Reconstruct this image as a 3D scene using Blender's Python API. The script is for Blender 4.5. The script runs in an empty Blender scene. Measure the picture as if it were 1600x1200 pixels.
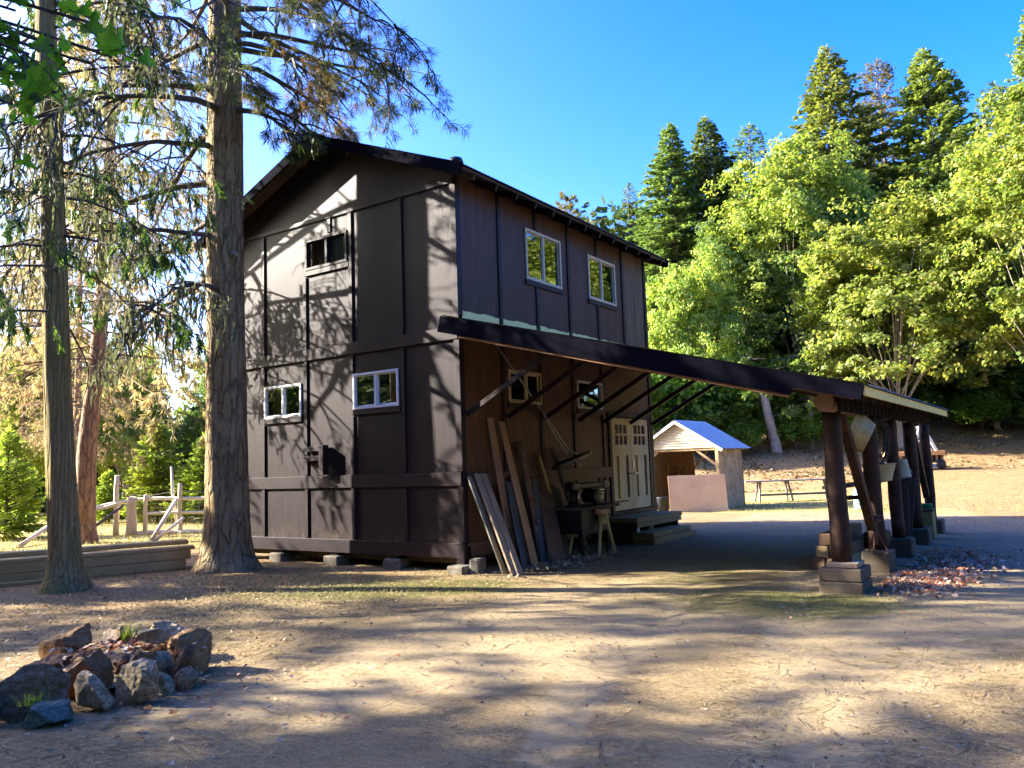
import bpy, math, random
import numpy as np
from mathutils import Vector, Matrix, Quaternion
rnd = random.Random(11)
rng = np.random.default_rng(11)
R = math.radians
sc = bpy.context.scene
C = sc.collection

# ------------------------------------------------------------------ site frame
YAW = R(34.194)
CX, CY, CZ = 7.918, -10.153, 1.68
CA, SA = math.cos(YAW), math.sin(YAW)

def site(l, d):
    """l metres to the right, d metres ahead of the viewpoint -> world x, y"""
    return CX + l*CA - d*SA, CY + l*SA + d*CA

def unsite(x, y):
    dx, dy = x-CX, y-CY
    return dx*CA + dy*SA, -dx*SA + dy*CA

def sstep(a, b, x):
    t = np.clip((x-a)/(b-a), 0, 1)
    return t*t*(3-2*t)

def vnoise(x, y, seed=0, oct=4, f0=1.0):
    """cheap smooth noise, about -1..1"""
    r = np.random.default_rng(seed)
    out = np.zeros(np.broadcast(x, y).shape); amp = 1.0; tot = 0; f = f0
    for o in range(oct):
        for k in range(3):
            a = r.uniform(0, 6.283); p = r.uniform(0, 6.283); ff = f*r.uniform(.7, 1.4)
            out = out + amp*np.sin(ff*(x*math.cos(a)+y*math.sin(a))+p + 1.3*np.sin(.7*ff*(y*math.cos(a)-x*math.sin(a))+p*2))/1.8
        tot += amp; amp *= .55; f *= 2.1
    return out/tot

def terrain(x, y):
    x = np.asarray(x, float); y = np.asarray(y, float)
    l, d = unsite(x, y)
    hR = np.interp(d, [22, 32, 38, 45, 60, 100, 400], [0, .5, .95, 2.2, 6, 16, 60])
    hM = np.interp(d, [31, 35, 41, 47, 60, 100, 400], [0, .12, 1.5, 2.7, 6.5, 16, 60])
    hL = np.interp(d, [25, 40, 60, 100, 400], [0, -.2, .3, 4, 30])
    wR = sstep(10, 17, l); wL = sstep(6, -6, l)
    h = hM*(1-wR)*(1-wL) + hR*wR + hL*wL
    near = np.clip(1-d/60, 0, 1)
    h = h + .012*near*vnoise(x, y, 3, 3, 1.1)
    h = h + .10*sstep(26, 40, d)*vnoise(x, y, 5, 3, .6)
    return h

def tz(x, y):
    return float(terrain(x, y))

# ------------------------------------------------------------------ materials
class NT:
    def __init__(self, name):
        self.m = bpy.data.materials.new(name); self.m.use_nodes = True
        self.t = self.m.node_tree; self.t.nodes.clear()
        self.out = self.n('ShaderNodeOutputMaterial')
    def n(self, typ, **kw):
        nd = self.t.nodes.new(typ)
        for k, v in kw.items(): setattr(nd, k, v)
        return nd
    def l(self, a, b): self.t.links.new(a, b)
    def setin(self, sock, v):
        if isinstance(v, bpy.types.NodeSocket): self.l(v, sock)
        elif isinstance(v, (tuple, list)) and len(v) == 3 and sock.type == 'RGBA': sock.default_value = (*v, 1)
        else: sock.default_value = v
    def coord(self, scale=(1, 1, 1), kind='Object'):
        tc = self.n('ShaderNodeTexCoord'); mp = self.n('ShaderNodeMapping')
        mp.inputs['Scale'].default_value = scale
        self.l(tc.outputs[kind], mp.inputs['Vector']); return mp.outputs[0]
    def noise(self, scale, vec=None, detail=4, rough=.6, dist=0):
        nd = self.n('ShaderNodeTexNoise'); nd.inputs['Scale'].default_value = scale
        nd.inputs['Detail'].default_value = detail; nd.inputs['Roughness'].default_value = rough
        nd.inputs['Distortion'].default_value = dist
        self.l(vec if vec is not None else self.coord(), nd.inputs['Vector']); return nd.outputs['Fac']
    def voro(self, scale, vec=None, feature='F1', rand=1):
        nd = self.n('ShaderNodeTexVoronoi', feature=feature); nd.inputs['Scale'].default_value = scale
        nd.inputs['Randomness'].default_value = rand
        self.l(vec if vec is not None else self.coord(), nd.inputs['Vector']); return nd
    def ramp(self, fac, stops, interp='LINEAR'):
        nd = self.n('ShaderNodeValToRGB'); cr = nd.color_ramp; cr.interpolation = interp
        while len(cr.elements) < len(stops): cr.elements.new(.5)
        for e, (p, c) in zip(cr.elements, stops):
            e.position = p; e.color = (*c, 1) if isinstance(c, (tuple, list)) else (c, c, c, 1)
        self.l(fac, nd.inputs[0]); return nd.outputs[0]
    def mix(self, fac, a, b, blend='MIX'):
        nd = self.n('ShaderNodeMix', data_type='RGBA', blend_type=blend)
        self.setin(nd.inputs[0], fac); self.setin(nd.inputs[6], a); self.setin(nd.inputs[7], b)
        return nd.outputs[2]
    def math(self, op, a, b=0.0, c=None):
        nd = self.n('ShaderNodeMath', operation=op); self.setin(nd.inputs[0], a); self.setin(nd.inputs[1], b)
        if c is not None: self.setin(nd.inputs[2], c)
        return nd.outputs[0]
    def attr(self, name):
        nd = self.n('ShaderNodeAttribute'); nd.attribute_name = name; return nd.outputs['Fac']
    def bump(self, h, strength=.3, dist=.02, normal=None):
        nd = self.n('ShaderNodeBump'); nd.inputs['Strength'].default_value = strength
        nd.inputs['Distance'].default_value = dist; self.l(h, nd.inputs['Height'])
        if normal is not None: self.l(normal, nd.inputs['Normal'])
        return nd.outputs[0]
    def pbr(self, color, rough=.6, normal=None, metal=0, spec=.5, out=True):
        b = self.n('ShaderNodeBsdfPrincipled')
        self.setin(b.inputs['Base Color'], color); self.setin(b.inputs['Roughness'], rough)
        self.setin(b.inputs['Metallic'], metal); self.setin(b.inputs['Specular IOR Level'], spec)
        if normal is not None: self.l(normal, b.inputs['Normal'])
        if out: self.l(b.outputs[0], self.out.inputs[0])
        return b.outputs[0]

def mul(c, k): return tuple(min(1, x*k) for x in c)

def wood_mat(name, base, dark=None, axis='z', rough=.7, grain=1.0, knots=False, blotch=None, bumpk=.25, spec=.35):
    n = NT(name); dark = dark or mul(base, .45)
    s = {'x': (1.2, 26, 26), 'y': (26, 1.2, 26), 'z': (26, 26, 1.2)}[axis]
    g = n.noise(1.0*grain, n.coord(s), 6, .65, .6)
    big = n.noise(1.7, None, 3, .6)
    col = n.mix(n.ramp(g, [(.3, 0), (.72, 1)]), dark, base)
    col = n.mix(n.ramp(big, [(.35, 0), (.7, .55)]), col, mul(base, 1.35))
    if blotch:
        col = n.mix(n.ramp(n.noise(3.2, None, 5, .65), [(.5, 0), (.6, .8)]), col, blotch)
    if knots:
        v = n.voro(1.0, n.coord(tuple(2.2 if k > 5 else 1.6 for k in s)))
        col = n.mix(n.ramp(v.outputs['Distance'], [(.02, 1), (.07, 0)]), col, mul(dark, .5))
    n.pbr(col, rough, n.bump(g, bumpk, .01), spec=spec); return n.m

def flat_mat(name, col, rough=.5, metal=0, var=.25, scale=8, rust=None, spec=.5, bumpk=.08):
    n = NT(name); a = n.noise(scale, None, 5, .65)
    c = n.mix(n.ramp(a, [(.3, 0), (.75, 1)]), mul(col, 1-var), mul(col, 1+var))
    if rust: c = n.mix(n.ramp(n.noise(scale*.6, None, 6, .7), [(.52, 0), (.62, 1)]), c, rust)
    n.pbr(c, rough, n.bump(a, bumpk, .01), metal, spec); return n.m

def bark_mat(name, base, dark, sx=7, sz=1.6, bumpk=.9, moss=None, lit=None):
    n = NT(name)
    wv = n.coord((sx, sx, sz))
    wn = n.noise(1.4, wv, 3, .6)
    vm = n.n('ShaderNodeVectorMath', operation='ADD')
    vs = n.n('ShaderNodeVectorMath', operation='SCALE'); n.l(wn, vs.inputs[0]); vs.inputs['Scale'].default_value = .9
    n.l(wv, vm.inputs[0]); n.l(vs.outputs[0], vm.inputs[1])
    v = n.voro(1.0, vm.outputs[0], 'DISTANCE_TO_EDGE')
    crack = n.ramp(v.outputs['Distance'], [(.0, 0), (.16, 1)])
    fine = n.noise(30, n.coord((1, 1, .35)), 6, .7)
    col = n.mix(crack, dark, base)
    col = n.mix(n.ramp(fine, [(.35, 0), (.7, .7)]), col, mul(base, 1.7))
    if lit: col = n.mix(n.ramp(n.noise(2.3, None, 4, .6), [(.5, 0), (.62, .8)]), col, lit)
    if moss: col = n.mix(n.ramp(n.noise(1.3, None, 6, .7), [(.45, 0), (.62, .75)]), col, moss)
    h = n.math('ADD', n.math('MULTIPLY', crack, .8), n.math('MULTIPLY', fine, .45))
    n.pbr(col, .9, n.bump(h, bumpk, .035), spec=.2); return n.m

def leaf_mat(name, cols, trans=.45, tcol=None, rough=.5, clump=.5, spec=.25):
    n = NT(name)
    ge = n.n('ShaderNodeNewGeometry')
    stops = [(i/(len(cols)-1) if len(cols) > 1 else 0, c) for i, c in enumerate(cols)]
    col = n.ramp(ge.outputs['Random Per Island'], stops)
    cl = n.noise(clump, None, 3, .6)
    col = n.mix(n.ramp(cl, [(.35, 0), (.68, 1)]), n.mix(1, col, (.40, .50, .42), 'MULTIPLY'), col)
    oi = n.n('ShaderNodeObjectInfo')
    hs = n.n('ShaderNodeHueSaturation'); n.l(col, hs.inputs['Color'])
    n.l(n.math('MULTIPLY_ADD', oi.outputs['Random'], .5, .8), hs.inputs['Value'])
    n.l(n.math('MULTIPLY_ADD', oi.outputs['Random'], .03, .487), hs.inputs['Hue'])
    col = hs.outputs[0]
    d = n.pbr(col, rough, spec=spec, out=False)
    t = n.n('ShaderNodeBsdfTranslucent')
    n.l(n.mix(1, col, tcol or (1.5, 1.45, .7), 'MULTIPLY'), t.inputs['Color'])
    mx = n.n('ShaderNodeMixShader'); mx.inputs[0].default_value = trans
    n.l(d, mx.inputs[1]); n.l(t.outputs[0], mx.inputs[2]); n.l(mx.outputs[0], n.out.inputs[0])
    return n.m

# ------------------------------------------------------------------ mesh helpers
def link_mesh(me, name, mat, parent=None, loc=(0, 0, 0)):
    o = bpy.data.objects.new(name, me); C.objects.link(o); o.location = loc
    if mat: me.materials.append(mat)
    if parent is not None: o.parent = parent
    return o

def root_loc(o):
    v = Vector(o.location)
    while o.parent is not None:
        o = o.parent; v = v + Vector(o.location)
    return v

class MB:
    def __init__(self): self.v = []; self.f = []; self.s = []
    def add(self, vs, fs, smooth=False):
        k = len(self.v); self.v += [tuple(p) for p in vs]
        self.f += [tuple(i+k for i in f) for f in fs]; self.s += [smooth]*len(fs); return self
    def obox(self, M, sx, sy, sz, ch=.006):
        hx, hy, hz = sx/2, sy/2, sz/2; ch = min(ch, hx*.45, hy*.45, hz*.45)
        vs = []; idx = {}
        for i in (-1, 1):
            for j in (-1, 1):
                for k in (-1, 1):
                    for a in range(3):
                        p = [i*(hx-ch), j*(hy-ch), k*(hz-ch)]
                        p[a] = (i, j, k)[a]*(hx, hy, hz)[a]
                        idx[i, j, k, a] = len(vs); vs.append(M @ Vector(p))
        fs = []
        def q(pts):
            P = [vs[t] for t in pts]; c = sum(P, Vector())/len(P)
            nn = (P[1]-P[0]).cross(P[2]-P[0])
            if nn.dot(c - M.translation) < 0: pts = pts[::-1]
            fs.append(pts)
        for a in range(3):
            b, c = (a+1) % 3, (a+2) % 3
            for s in (-1, 1):
                pts = []
                for (u, w) in ((-1, -1), (1, -1), (1, 1), (-1, 1)):
                    t = [0, 0, 0]; t[a] = s; t[b] = u; t[c] = w; pts.append(idx[t[0], t[1], t[2], a])
                q(pts)
            for u in (-1, 1):
                for w in (-1, 1):
                    t = [0, 0, 0]; t[b] = u; t[c] = w
                    t0 = list(t); t0[a] = -1; t1 = list(t); t1[a] = 1
                    q([idx[(*t0, b)], idx[(*t1, b)], idx[(*t1, c)], idx[(*t0, c)]])
        for i in (-1, 1):
            for j in (-1, 1):
                for k in (-1, 1): q([idx[i, j, k, 0], idx[i, j, k, 1], idx[i, j, k, 2]])
        return self.add(vs, fs)
    def box(self, x0, x1, y0, y1, z0, z1, ch=.006):
        return self.obox(Matrix.Translation(((x0+x1)/2, (y0+y1)/2, (z0+z1)/2)), abs(x1-x0), abs(y1-y0), abs(z1-z0), ch)
    def bar(self, p0, p1, w, h, up=(0, 0, 1), ch=.005):
        p0, p1 = Vector(p0), Vector(p1); z = (p1-p0); L = z.length; z = z/L
        u = Vector(up); x = u.cross(z)
        if x.length < 1e-3: x = Vector((1, 0, 0)).cross(z)
        x.normalize(); y = z.cross(x)
        M = Matrix((x, y, z)).transposed().to_4x4(); M.translation = (p0+p1)/2
        return self.obox(M, w, h, L, ch)
    def tube(self, pts, radii, n=8, cap=True, wob=0, smooth=True):
        pts = [Vector(p) for p in pts]; m = len(pts)
        if not hasattr(radii, '__len__'): radii = [radii]*m
        vs = []; ref = Vector((.3, .9, .2))
        for i, p in enumerate(pts):
            t = (pts[min(i+1, m-1)]-pts[max(i-1, 0)])
            t = t.normalized() if t.length > 1e-9 else Vector((0, 0, 1))
            x = t.cross(ref)
            if x.length < .05: x = t.cross(Vector((1, 0, 0)))
            x.normalize(); y = t.cross(x)
            for k in range(n):
                a = 2*math.pi*k/n; r = radii[i]*(1+(rnd.uniform(-wob, wob) if wob else 0))
                vs.append(p + x*(r*math.cos(a)) + y*(r*math.sin(a)))
        fs = [(i*n+k, i*n+(k+1) % n, (i+1)*n+(k+1) % n, (i+1)*n+k) for i in range(m-1) for k in range(n)]
        if cap: fs += [tuple(range(n))[::-1], tuple((m-1)*n+k for k in range(n))]
        k0 = len(self.f); self.add(vs, fs, smooth)
        if cap: self.s[-1] = self.s[-2] = False
        return self
    def lathe(self, prof, n=24, M=None, smooth=True):
        M = M or Matrix(); vs = []
        for r, z in prof:
            for k in range(n):
                a = 2*math.pi*k/n; vs.append(M @ Vector((r*math.cos(a), r*math.sin(a), z)))
        fs = [(i*n+k, i*n+(k+1) % n, (i+1)*n+(k+1) % n, (i+1)*n+k) for i in range(len(prof)-1) for k in range(n)]
        return self.add(vs, fs, smooth)
    def build(self, name, mat, parent=None, loc=None):
        """vertices are given in world coordinates; loc (or the parent's place) becomes the origin"""
        o = Vector(loc) if loc is not None else (root_loc(parent) if parent is not None else Vector((0, 0, 0)))
        me = bpy.data.meshes.new(name)
        me.from_pydata([(p[0]-o.x, p[1]-o.y, p[2]-o.z) for p in self.v], [], self.f)
        me.polygons.foreach_set('use_smooth', self.s); me.update()
        return link_mesh(me, name, mat, parent, loc if (loc is not None and parent is None) else (0, 0, 0))

def np_mesh(name, V, nper):
    """V: (N*nper,3): N separate polygons of nper corners"""
    V = np.ascontiguousarray(V, dtype=np.float32); N = len(V)//nper
    me = bpy.data.meshes.new(name); me.vertices.add(N*nper); me.vertices.foreach_set('co', V.ravel())
    me.loops.add(N*nper); me.loops.foreach_set('vertex_index', np.arange(N*nper, dtype=np.int32))
    me.polygons.add(N); me.polygons.foreach_set('loop_start', np.arange(0, N*nper, nper, dtype=np.int32))
    me.update(calc_edges=True); return me

def tag(o, label=None, cat=None, group=None, kind=None):
    if label: o['label'] = label
    if cat: o['category'] = cat
    if group: o['group'] = group
    if kind: o['kind'] = kind
    return o

def thing(name, label, cat, loc, group=None):
    o = bpy.data.objects.new(name, None); C.objects.link(o); o.location = loc; o.empty_display_size = .3
    return tag(o, label, cat, group)

def dup(root, loc, rotz=0, scale=1, label=None, group=None):
    r = root.copy(); C.objects.link(r); r.location = loc; r.rotation_euler = (0, 0, rotz)
    r.scale = (scale,)*3 if not hasattr(scale, '__len__') else scale
    if label: r['label'] = label
    if group: r['group'] = group
    for ch in list(root.children):
        c = ch.copy(); C.objects.link(c); c.parent = r
        for g in list(ch.children):
            d = g.copy(); C.objects.link(d); d.parent = c
    return r

def unit(a): return a/np.maximum(np.linalg.norm(a, axis=-1, keepdims=True), 1e-9)

def diamonds(P, D, S, L, W, fold=0.0):
    """leaf-like quads: base P, direction D, side S, length L, width W"""
    L = np.asarray(L)[:, None]; W = np.asarray(W)[:, None]
    Nn = np.cross(D, S)
    a = P; c = P + D*L
    b = P + D*L*.45 + S*W*.5 + Nn*fold*W; d = P + D*L*.45 - S*W*.5 + Nn*fold*W
    return np.stack([a, b, c, d], 1).reshape(-1, 3)

# ------------------------------------------------------------------ palette
M = {}
def barn_paint():
    n = NT('barn_paint')
    sx = n.n('ShaderNodeSeparateXYZ'); tc = n.n('ShaderNodeTexCoord'); n.l(tc.outputs['Object'], sx.inputs[0])
    g = n.noise(1, n.coord((42, 42, 1.5)), 7, .75, .4)
    g2 = n.noise(1, n.coord((9, 9, .5)), 5, .7, .8)
    big = n.noise(.9, None, 4, .6)
    gr = n.ramp(g, [(.36, 0), (.64, 1)])
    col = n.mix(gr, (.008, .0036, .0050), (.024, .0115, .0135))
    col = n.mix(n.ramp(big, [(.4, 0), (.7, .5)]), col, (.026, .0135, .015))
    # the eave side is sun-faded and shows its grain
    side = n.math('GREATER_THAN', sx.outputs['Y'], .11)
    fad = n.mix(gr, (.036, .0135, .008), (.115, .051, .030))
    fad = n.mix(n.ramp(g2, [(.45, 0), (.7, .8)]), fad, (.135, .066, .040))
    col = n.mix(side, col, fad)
    scr = n.noise(1, n.coord((60, 60, 7)), 5, .8, 1.5)
    col = n.mix(n.ramp(scr, [(.66, 0), (.74, .6)]), col, (.012, .008, .008))
    spk = n.voro(7, n.coord((1, 1, .6)))
    col = n.mix(n.ramp(spk.outputs['Distance'], [(.018, .8), (.03, 0)]), col, (.30, .26, .23))
    far = n.math('MULTIPLY', n.math('GREATER_THAN', sx.outputs['Y'], 6.12), n.math('GREATER_THAN', sx.outputs['Z'], 3.6))
    st = n.ramp(n.noise(1, n.coord((14, 14, .5)), 5, .7, .3), [(.35, 0), (.7, 1)])
    col = n.mix(far, col, n.mix(st, (.05, .03, .018), (.19, .12, .07)))
    low = n.ramp(n.noise(2.6, n.coord((1, 1, .5)), 5, .7), [(.45, .15), (.66, .8)])
    lowm = n.math('MULTIPLY', n.math('MULTIPLY', n.math('LESS_THAN', sx.outputs['Z'], 3.9), low), side)
    col = n.mix(lowm, col, n.mix(gr, (.09, .042, .02), (.21, .112, .055)))
    # dust splashed up from the ground
    spl = n.math('MULTIPLY', n.ramp(sx.outputs['Z'], [(.3, 1), (.75, 0)]), n.ramp(n.noise(5, None, 5, .7), [(.4, 0), (.65, .55)]))
    col = n.mix(spl, col, (.14, .10, .065))
    n.pbr(col, n.ramp(g, [(.3, .44), (.7, .58)]), n.bump(g, .3, .01), spec=.24)
    return n.m
M['paint'] = barn_paint()
M['trim_x'] = wood_mat('dark_trim', (.021, .0098, .012), (.011, .0055, .007), 'x', .5, bumpk=.15, spec=.26)
M['trim_y'] = wood_mat('dark_trim_side', (.032, .015, .0135), (.016, .008, .0075), 'y', .5, bumpk=.15, spec=.26)
M['trim_z'] = wood_mat('dark_trim_upright', (.020, .0095, .0115), (.010, .005, .0065), 'z', .5, bumpk=.15, spec=.26)
M['beltwood'] = wood_mat('worn_belt_board', (.16, .095, .055), (.08, .048, .03), 'y', .65)
M['roofdark'] = flat_mat('dark_roof_metal', (.045, .045, .05), .45, .3, .3, 3)
M['leanroof'] = flat_mat('grey_roof_metal', (.16, .18, .2), .4, .6, .25, 3)
M['cream'] = flat_mat('cream_primer', (.97, .76, .26), .7, 0, .1, 14)
M['white'] = flat_mat('white_window_metal', (.74, .74, .72), .4, 0, .05, 10)
M['tanframe'] = flat_mat('tan_window_frame', (.62, .49, .30), .5, 0, .12, 12)
M['curtain'] = flat_mat('pale_curtain', (.5, .46, .38), .9, 0, .25, 6)
M['inside'] = flat_mat('dim_inside_boards', (.10, .075, .05), .9, 0, .3, 4)
M['door'] = wood_mat('bare_door_wood', (.80, .58, .29), (.58, .41, .20), 'z', .65, blotch=(.70, .52, .29))
M['doorshadow'] = flat_mat('recess_shadow', (.035, .026, .02), .8)
M['concrete'] = flat_mat('concrete', (.125, .105, .075), .9, 0, .3, 9, rust=(.2, .18, .14), bumpk=.3)
M['blackmetal'] = flat_mat('black_metal', (.018, .018, .02), .42, .5, .4, 12)
M['steel'] = flat_mat('bare_steel', (.45, .44, .42), .35, .9, .2, 20)
M['rust'] = flat_mat('rusty_steel', (.16, .075, .045), .8, .3, .35, 18, rust=(.24, .12, .08))
M['galv'] = flat_mat('galvanised_tin', (.52, .44, .22), .55, .1, .25, 9, bumpk=.05)
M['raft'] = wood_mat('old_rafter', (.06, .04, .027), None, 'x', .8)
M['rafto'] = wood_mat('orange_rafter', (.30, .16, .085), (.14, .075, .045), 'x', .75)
M['deck'] = wood_mat('roof_boards', (.09, .065, .045), None, 'y', .85)
M['post'] = wood_mat('dark_pole', (.048, .024, .016), (.02, .011, .008), 'z', .6, .6, blotch=(.085, .045, .028), bumpk=.6, spec=.2)
M['logbeam'] = wood_mat('bark_free_log', (.30, .17, .09), (.12, .07, .04), 'y', .85, .5, bumpk=.6)
M['blockw'] = wood_mat('timber_block', (.12, .088, .055), (.07, .052, .036), 'x', .85, .7, blotch=(.08, .068, .05), bumpk=.4)
M['plankg'] = wood_mat('grey_plank', (.37, .27, .17), (.24, .175, .11), 'z', .8)
M['plankgr'] = wood_mat('greenish_grey_plank', (.22, .205, .14), (.15, .14, .10), 'z', .8)
M['plankb'] = wood_mat('brown_plank', (.33, .2, .115), (.21, .125, .07), 'z', .7, knots=True)
M['planko'] = wood_mat('fresh_pine_plank', (.44, .26, .12), (.30, .17, .08), 'z', .7, knots=True)
M['plankd'] = wood_mat('dark_plank', (.075, .06, .052), (.045, .038, .035), 'z', .7)
M['plankblue'] = wood_mat('blue_grey_plank', (.13, .14, .15), (.08, .085, .095), 'z', .6)
M['plankred'] = wood_mat('red_stained_plank', (.20, .13, .10), (.10, .07, .06), 'z', .7, blotch=(.24, .018, .02))
M['plankw'] = wood_mat('stained_wide_board', (.20, .105, .065), (.10, .06, .045), 'z', .7, blotch=(.06, .05, .05))
M['yellow'] = wood_mat('yellow_stick', (.52, .42, .18), (.38, .3, .13), 'z', .7)
M['stepw'] = wood_mat('step_board', (.32, .23, .12), (.2, .14, .075), 'y', .8)
M['ply'] = wood_mat('plywood_sheet', (.88, .55, .29), (.80, .47, .24), 'x', .7, .5, bumpk=.05)
M['shedw'] = wood_mat('weathered_shed_wall', (.40, .29, .17), (.22, .15, .085), 'z', .85, .5, blotch=(.2, .15, .09))
M['shedin'] = wood_mat('shed_inner_boards', (.26, .15, .08), (.17, .1, .055), 'x', .85)
M['corrug'] = flat_mat('cream_corrugated_sheet', (.62, .56, .42), .5, .1, .1, 5)
M['skytintroof'] = flat_mat('sky_tinted_roof_metal', (.40, .50, .60), .38, .35, .12, 3)  # blue of the reflected sky is put into the base colour
M['whitewood'] = wood_mat('white_painted_wood', (.66, .66, .62), (.5, .5, .48), 'z', .6)
M['greywood'] = wood_mat('silver_grey_wood', (.17, .155, .14), (.09, .085, .08), 'z', .8)
M['greytop'] = wood_mat('silver_grey_boards', (.20, .18, .17), (.12, .11, .105), 'x', .75)
M['railw'] = wood_mat('bleached_rail', (.80, .74, .64), (.6, .54, .46), 'x', .8)
M['fpost'] = wood_mat('bleached_post', (.62, .54, .42), (.42, .36, .27), 'z', .85)
M['timber'] = wood_mat('mossy_timber', (.46, .335, .15), (.28, .205, .095), 'y', .85, blotch=(.36, .29, .115))
M['pinkwood'] = wood_mat('fresh_cut_block', (.55, .36, .25), (.45, .28, .19), 'y', .7)
M['paper'] = flat_mat('white_paper', (.7, .72, .7), .8, 0, .05)
M['ink'] = flat_mat('dark_print', (.05, .06, .06), .8)
M['orangew'] = wood_mat('orange_slab', (.62, .34, .12), (.48, .25, .08), 'x', .7)
M['bluepaint'] = flat_mat('faded_blue_paint', (.22, .32, .46), .5, 0, .2)
M['cyan'] = flat_mat('light_blue_plastic', (.30, .48, .56), .5, 0, .1)
M['green'] = flat_mat('green_hose', (.02, .22, .06), .45)
M['greenbox'] = flat_mat('green_tin', (.20, .22, .08), .6, .1, .3, 8, rust=(.18, .09, .04))
M['shadow'] = flat_mat('shaded_board', (.010, .008, .007), .95, spec=.1)  # near-black colour holds the shade of the gap under the eave
M['rakeblack'] = flat_mat('black_and_shaded_rake', (.004, .004, .008), .95, spec=.03)  # black paint on the lean-to; stands in for crown shade on the barn
M['hose'] = flat_mat('black_hose', (.02, .02, .02), .5)
M['wire'] = flat_mat('fence_wire', (.4, .38, .35), .5, .6)
M['bucketdark'] = flat_mat('dark_plastic', (.03, .035, .05), .5)

def glass_mat():
    n = NT('window_glass')
    g = n.n('ShaderNodeBsdfGlossy'); g.inputs['Roughness'].default_value = .015; g.inputs['Color'].default_value = (.92, .95, .92, 1)
    t = n.n('ShaderNodeBsdfTransparent'); t.inputs['Color'].default_value = (.75, .8, .76, 1)
    fr = n.n('ShaderNodeFresnel'); fr.inputs['IOR'].default_value = 1.9
    wav = n.bump(n.noise(1.6, None, 2, .5), .05, .02)
    n.l(wav, g.inputs['Normal'])
    mx = n.n('ShaderNodeMixShader'); n.l(n.math('MULTIPLY_ADD', fr.outputs[0], 1.0, .12), mx.inputs[0])
    n.l(t.outputs[0], mx.inputs[1]); n.l(g.outputs[0], mx.inputs[2]); n.l(mx.outputs[0], n.out.inputs[0]); return n.m
M['glass'] = glass_mat()

M['bark_pine'] = bark_mat('pine_bark', (.26, .18, .085), (.055, .036, .02), 7.5, 1.7, 1.0, lit=(.36, .265, .145))
M['bark_cedar'] = bark_mat('cedar_bark', (.27, .195, .085), (.10, .07, .03), 14, .7, .8, moss=(.25, .21, .06))
M['bark_red'] = bark_mat('red_pine_bark', (.30, .19, .12), (.10, .06, .04), 8, 1.6, .9)
M['bark_far'] = flat_mat('grey_bark', (.16, .125, .095), .9, 0, .4, 5, bumpk=.4)
M['bark_pale'] = flat_mat('pale_bark', (.34, .29, .23), .9, 0, .35, 4, bumpk=.4)
M['twig'] = flat_mat('dead_twig', (.085, .065, .05), .9, 0, .3, 6)
M['twigred'] = flat_mat('tan_twig', (.22, .14, .08), .9, 0, .3, 6)
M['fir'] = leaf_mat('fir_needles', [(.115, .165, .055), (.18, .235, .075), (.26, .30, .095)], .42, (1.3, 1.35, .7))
M['firyel'] = leaf_mat('yellowish_fir_needles', [(.15, .205, .055), (.235, .285, .08), (.33, .36, .11)], .45)  # yellower and lighter than the plain fir green
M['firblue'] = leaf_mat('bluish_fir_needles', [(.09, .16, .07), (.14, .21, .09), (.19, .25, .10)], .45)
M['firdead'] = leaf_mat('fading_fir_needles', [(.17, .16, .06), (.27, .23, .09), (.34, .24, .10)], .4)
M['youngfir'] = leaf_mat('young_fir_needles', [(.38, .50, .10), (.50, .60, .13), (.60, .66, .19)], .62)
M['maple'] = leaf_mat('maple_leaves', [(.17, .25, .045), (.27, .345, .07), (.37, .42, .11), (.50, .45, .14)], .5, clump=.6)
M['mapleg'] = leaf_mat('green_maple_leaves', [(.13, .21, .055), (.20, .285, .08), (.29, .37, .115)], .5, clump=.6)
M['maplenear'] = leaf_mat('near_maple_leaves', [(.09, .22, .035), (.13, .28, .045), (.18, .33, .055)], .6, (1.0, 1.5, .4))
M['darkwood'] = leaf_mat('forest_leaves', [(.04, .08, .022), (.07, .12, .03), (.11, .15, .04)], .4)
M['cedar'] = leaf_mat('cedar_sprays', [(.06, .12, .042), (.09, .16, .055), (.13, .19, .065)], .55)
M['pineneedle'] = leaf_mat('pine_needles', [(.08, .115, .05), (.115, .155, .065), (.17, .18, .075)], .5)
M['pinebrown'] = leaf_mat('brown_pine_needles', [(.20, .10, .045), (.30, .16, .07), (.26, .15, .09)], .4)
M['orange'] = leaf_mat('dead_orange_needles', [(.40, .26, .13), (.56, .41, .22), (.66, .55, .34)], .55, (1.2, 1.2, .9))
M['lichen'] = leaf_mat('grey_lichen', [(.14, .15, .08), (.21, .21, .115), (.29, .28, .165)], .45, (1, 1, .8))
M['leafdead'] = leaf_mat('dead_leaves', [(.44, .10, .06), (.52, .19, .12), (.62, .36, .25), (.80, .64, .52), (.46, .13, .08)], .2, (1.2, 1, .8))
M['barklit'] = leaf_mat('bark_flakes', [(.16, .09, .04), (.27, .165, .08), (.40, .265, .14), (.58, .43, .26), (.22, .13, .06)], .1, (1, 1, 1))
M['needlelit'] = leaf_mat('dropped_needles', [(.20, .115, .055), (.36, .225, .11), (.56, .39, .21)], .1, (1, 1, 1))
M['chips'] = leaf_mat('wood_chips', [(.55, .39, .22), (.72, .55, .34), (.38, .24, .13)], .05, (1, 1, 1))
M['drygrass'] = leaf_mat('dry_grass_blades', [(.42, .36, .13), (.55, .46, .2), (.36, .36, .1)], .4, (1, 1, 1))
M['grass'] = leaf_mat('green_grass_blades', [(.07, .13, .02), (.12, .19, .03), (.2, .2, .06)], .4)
M['shrub'] = leaf_mat('shrub_leaves', [(.12, .21, .03), (.18, .28, .04), (.28, .35, .06)], .5)

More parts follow.
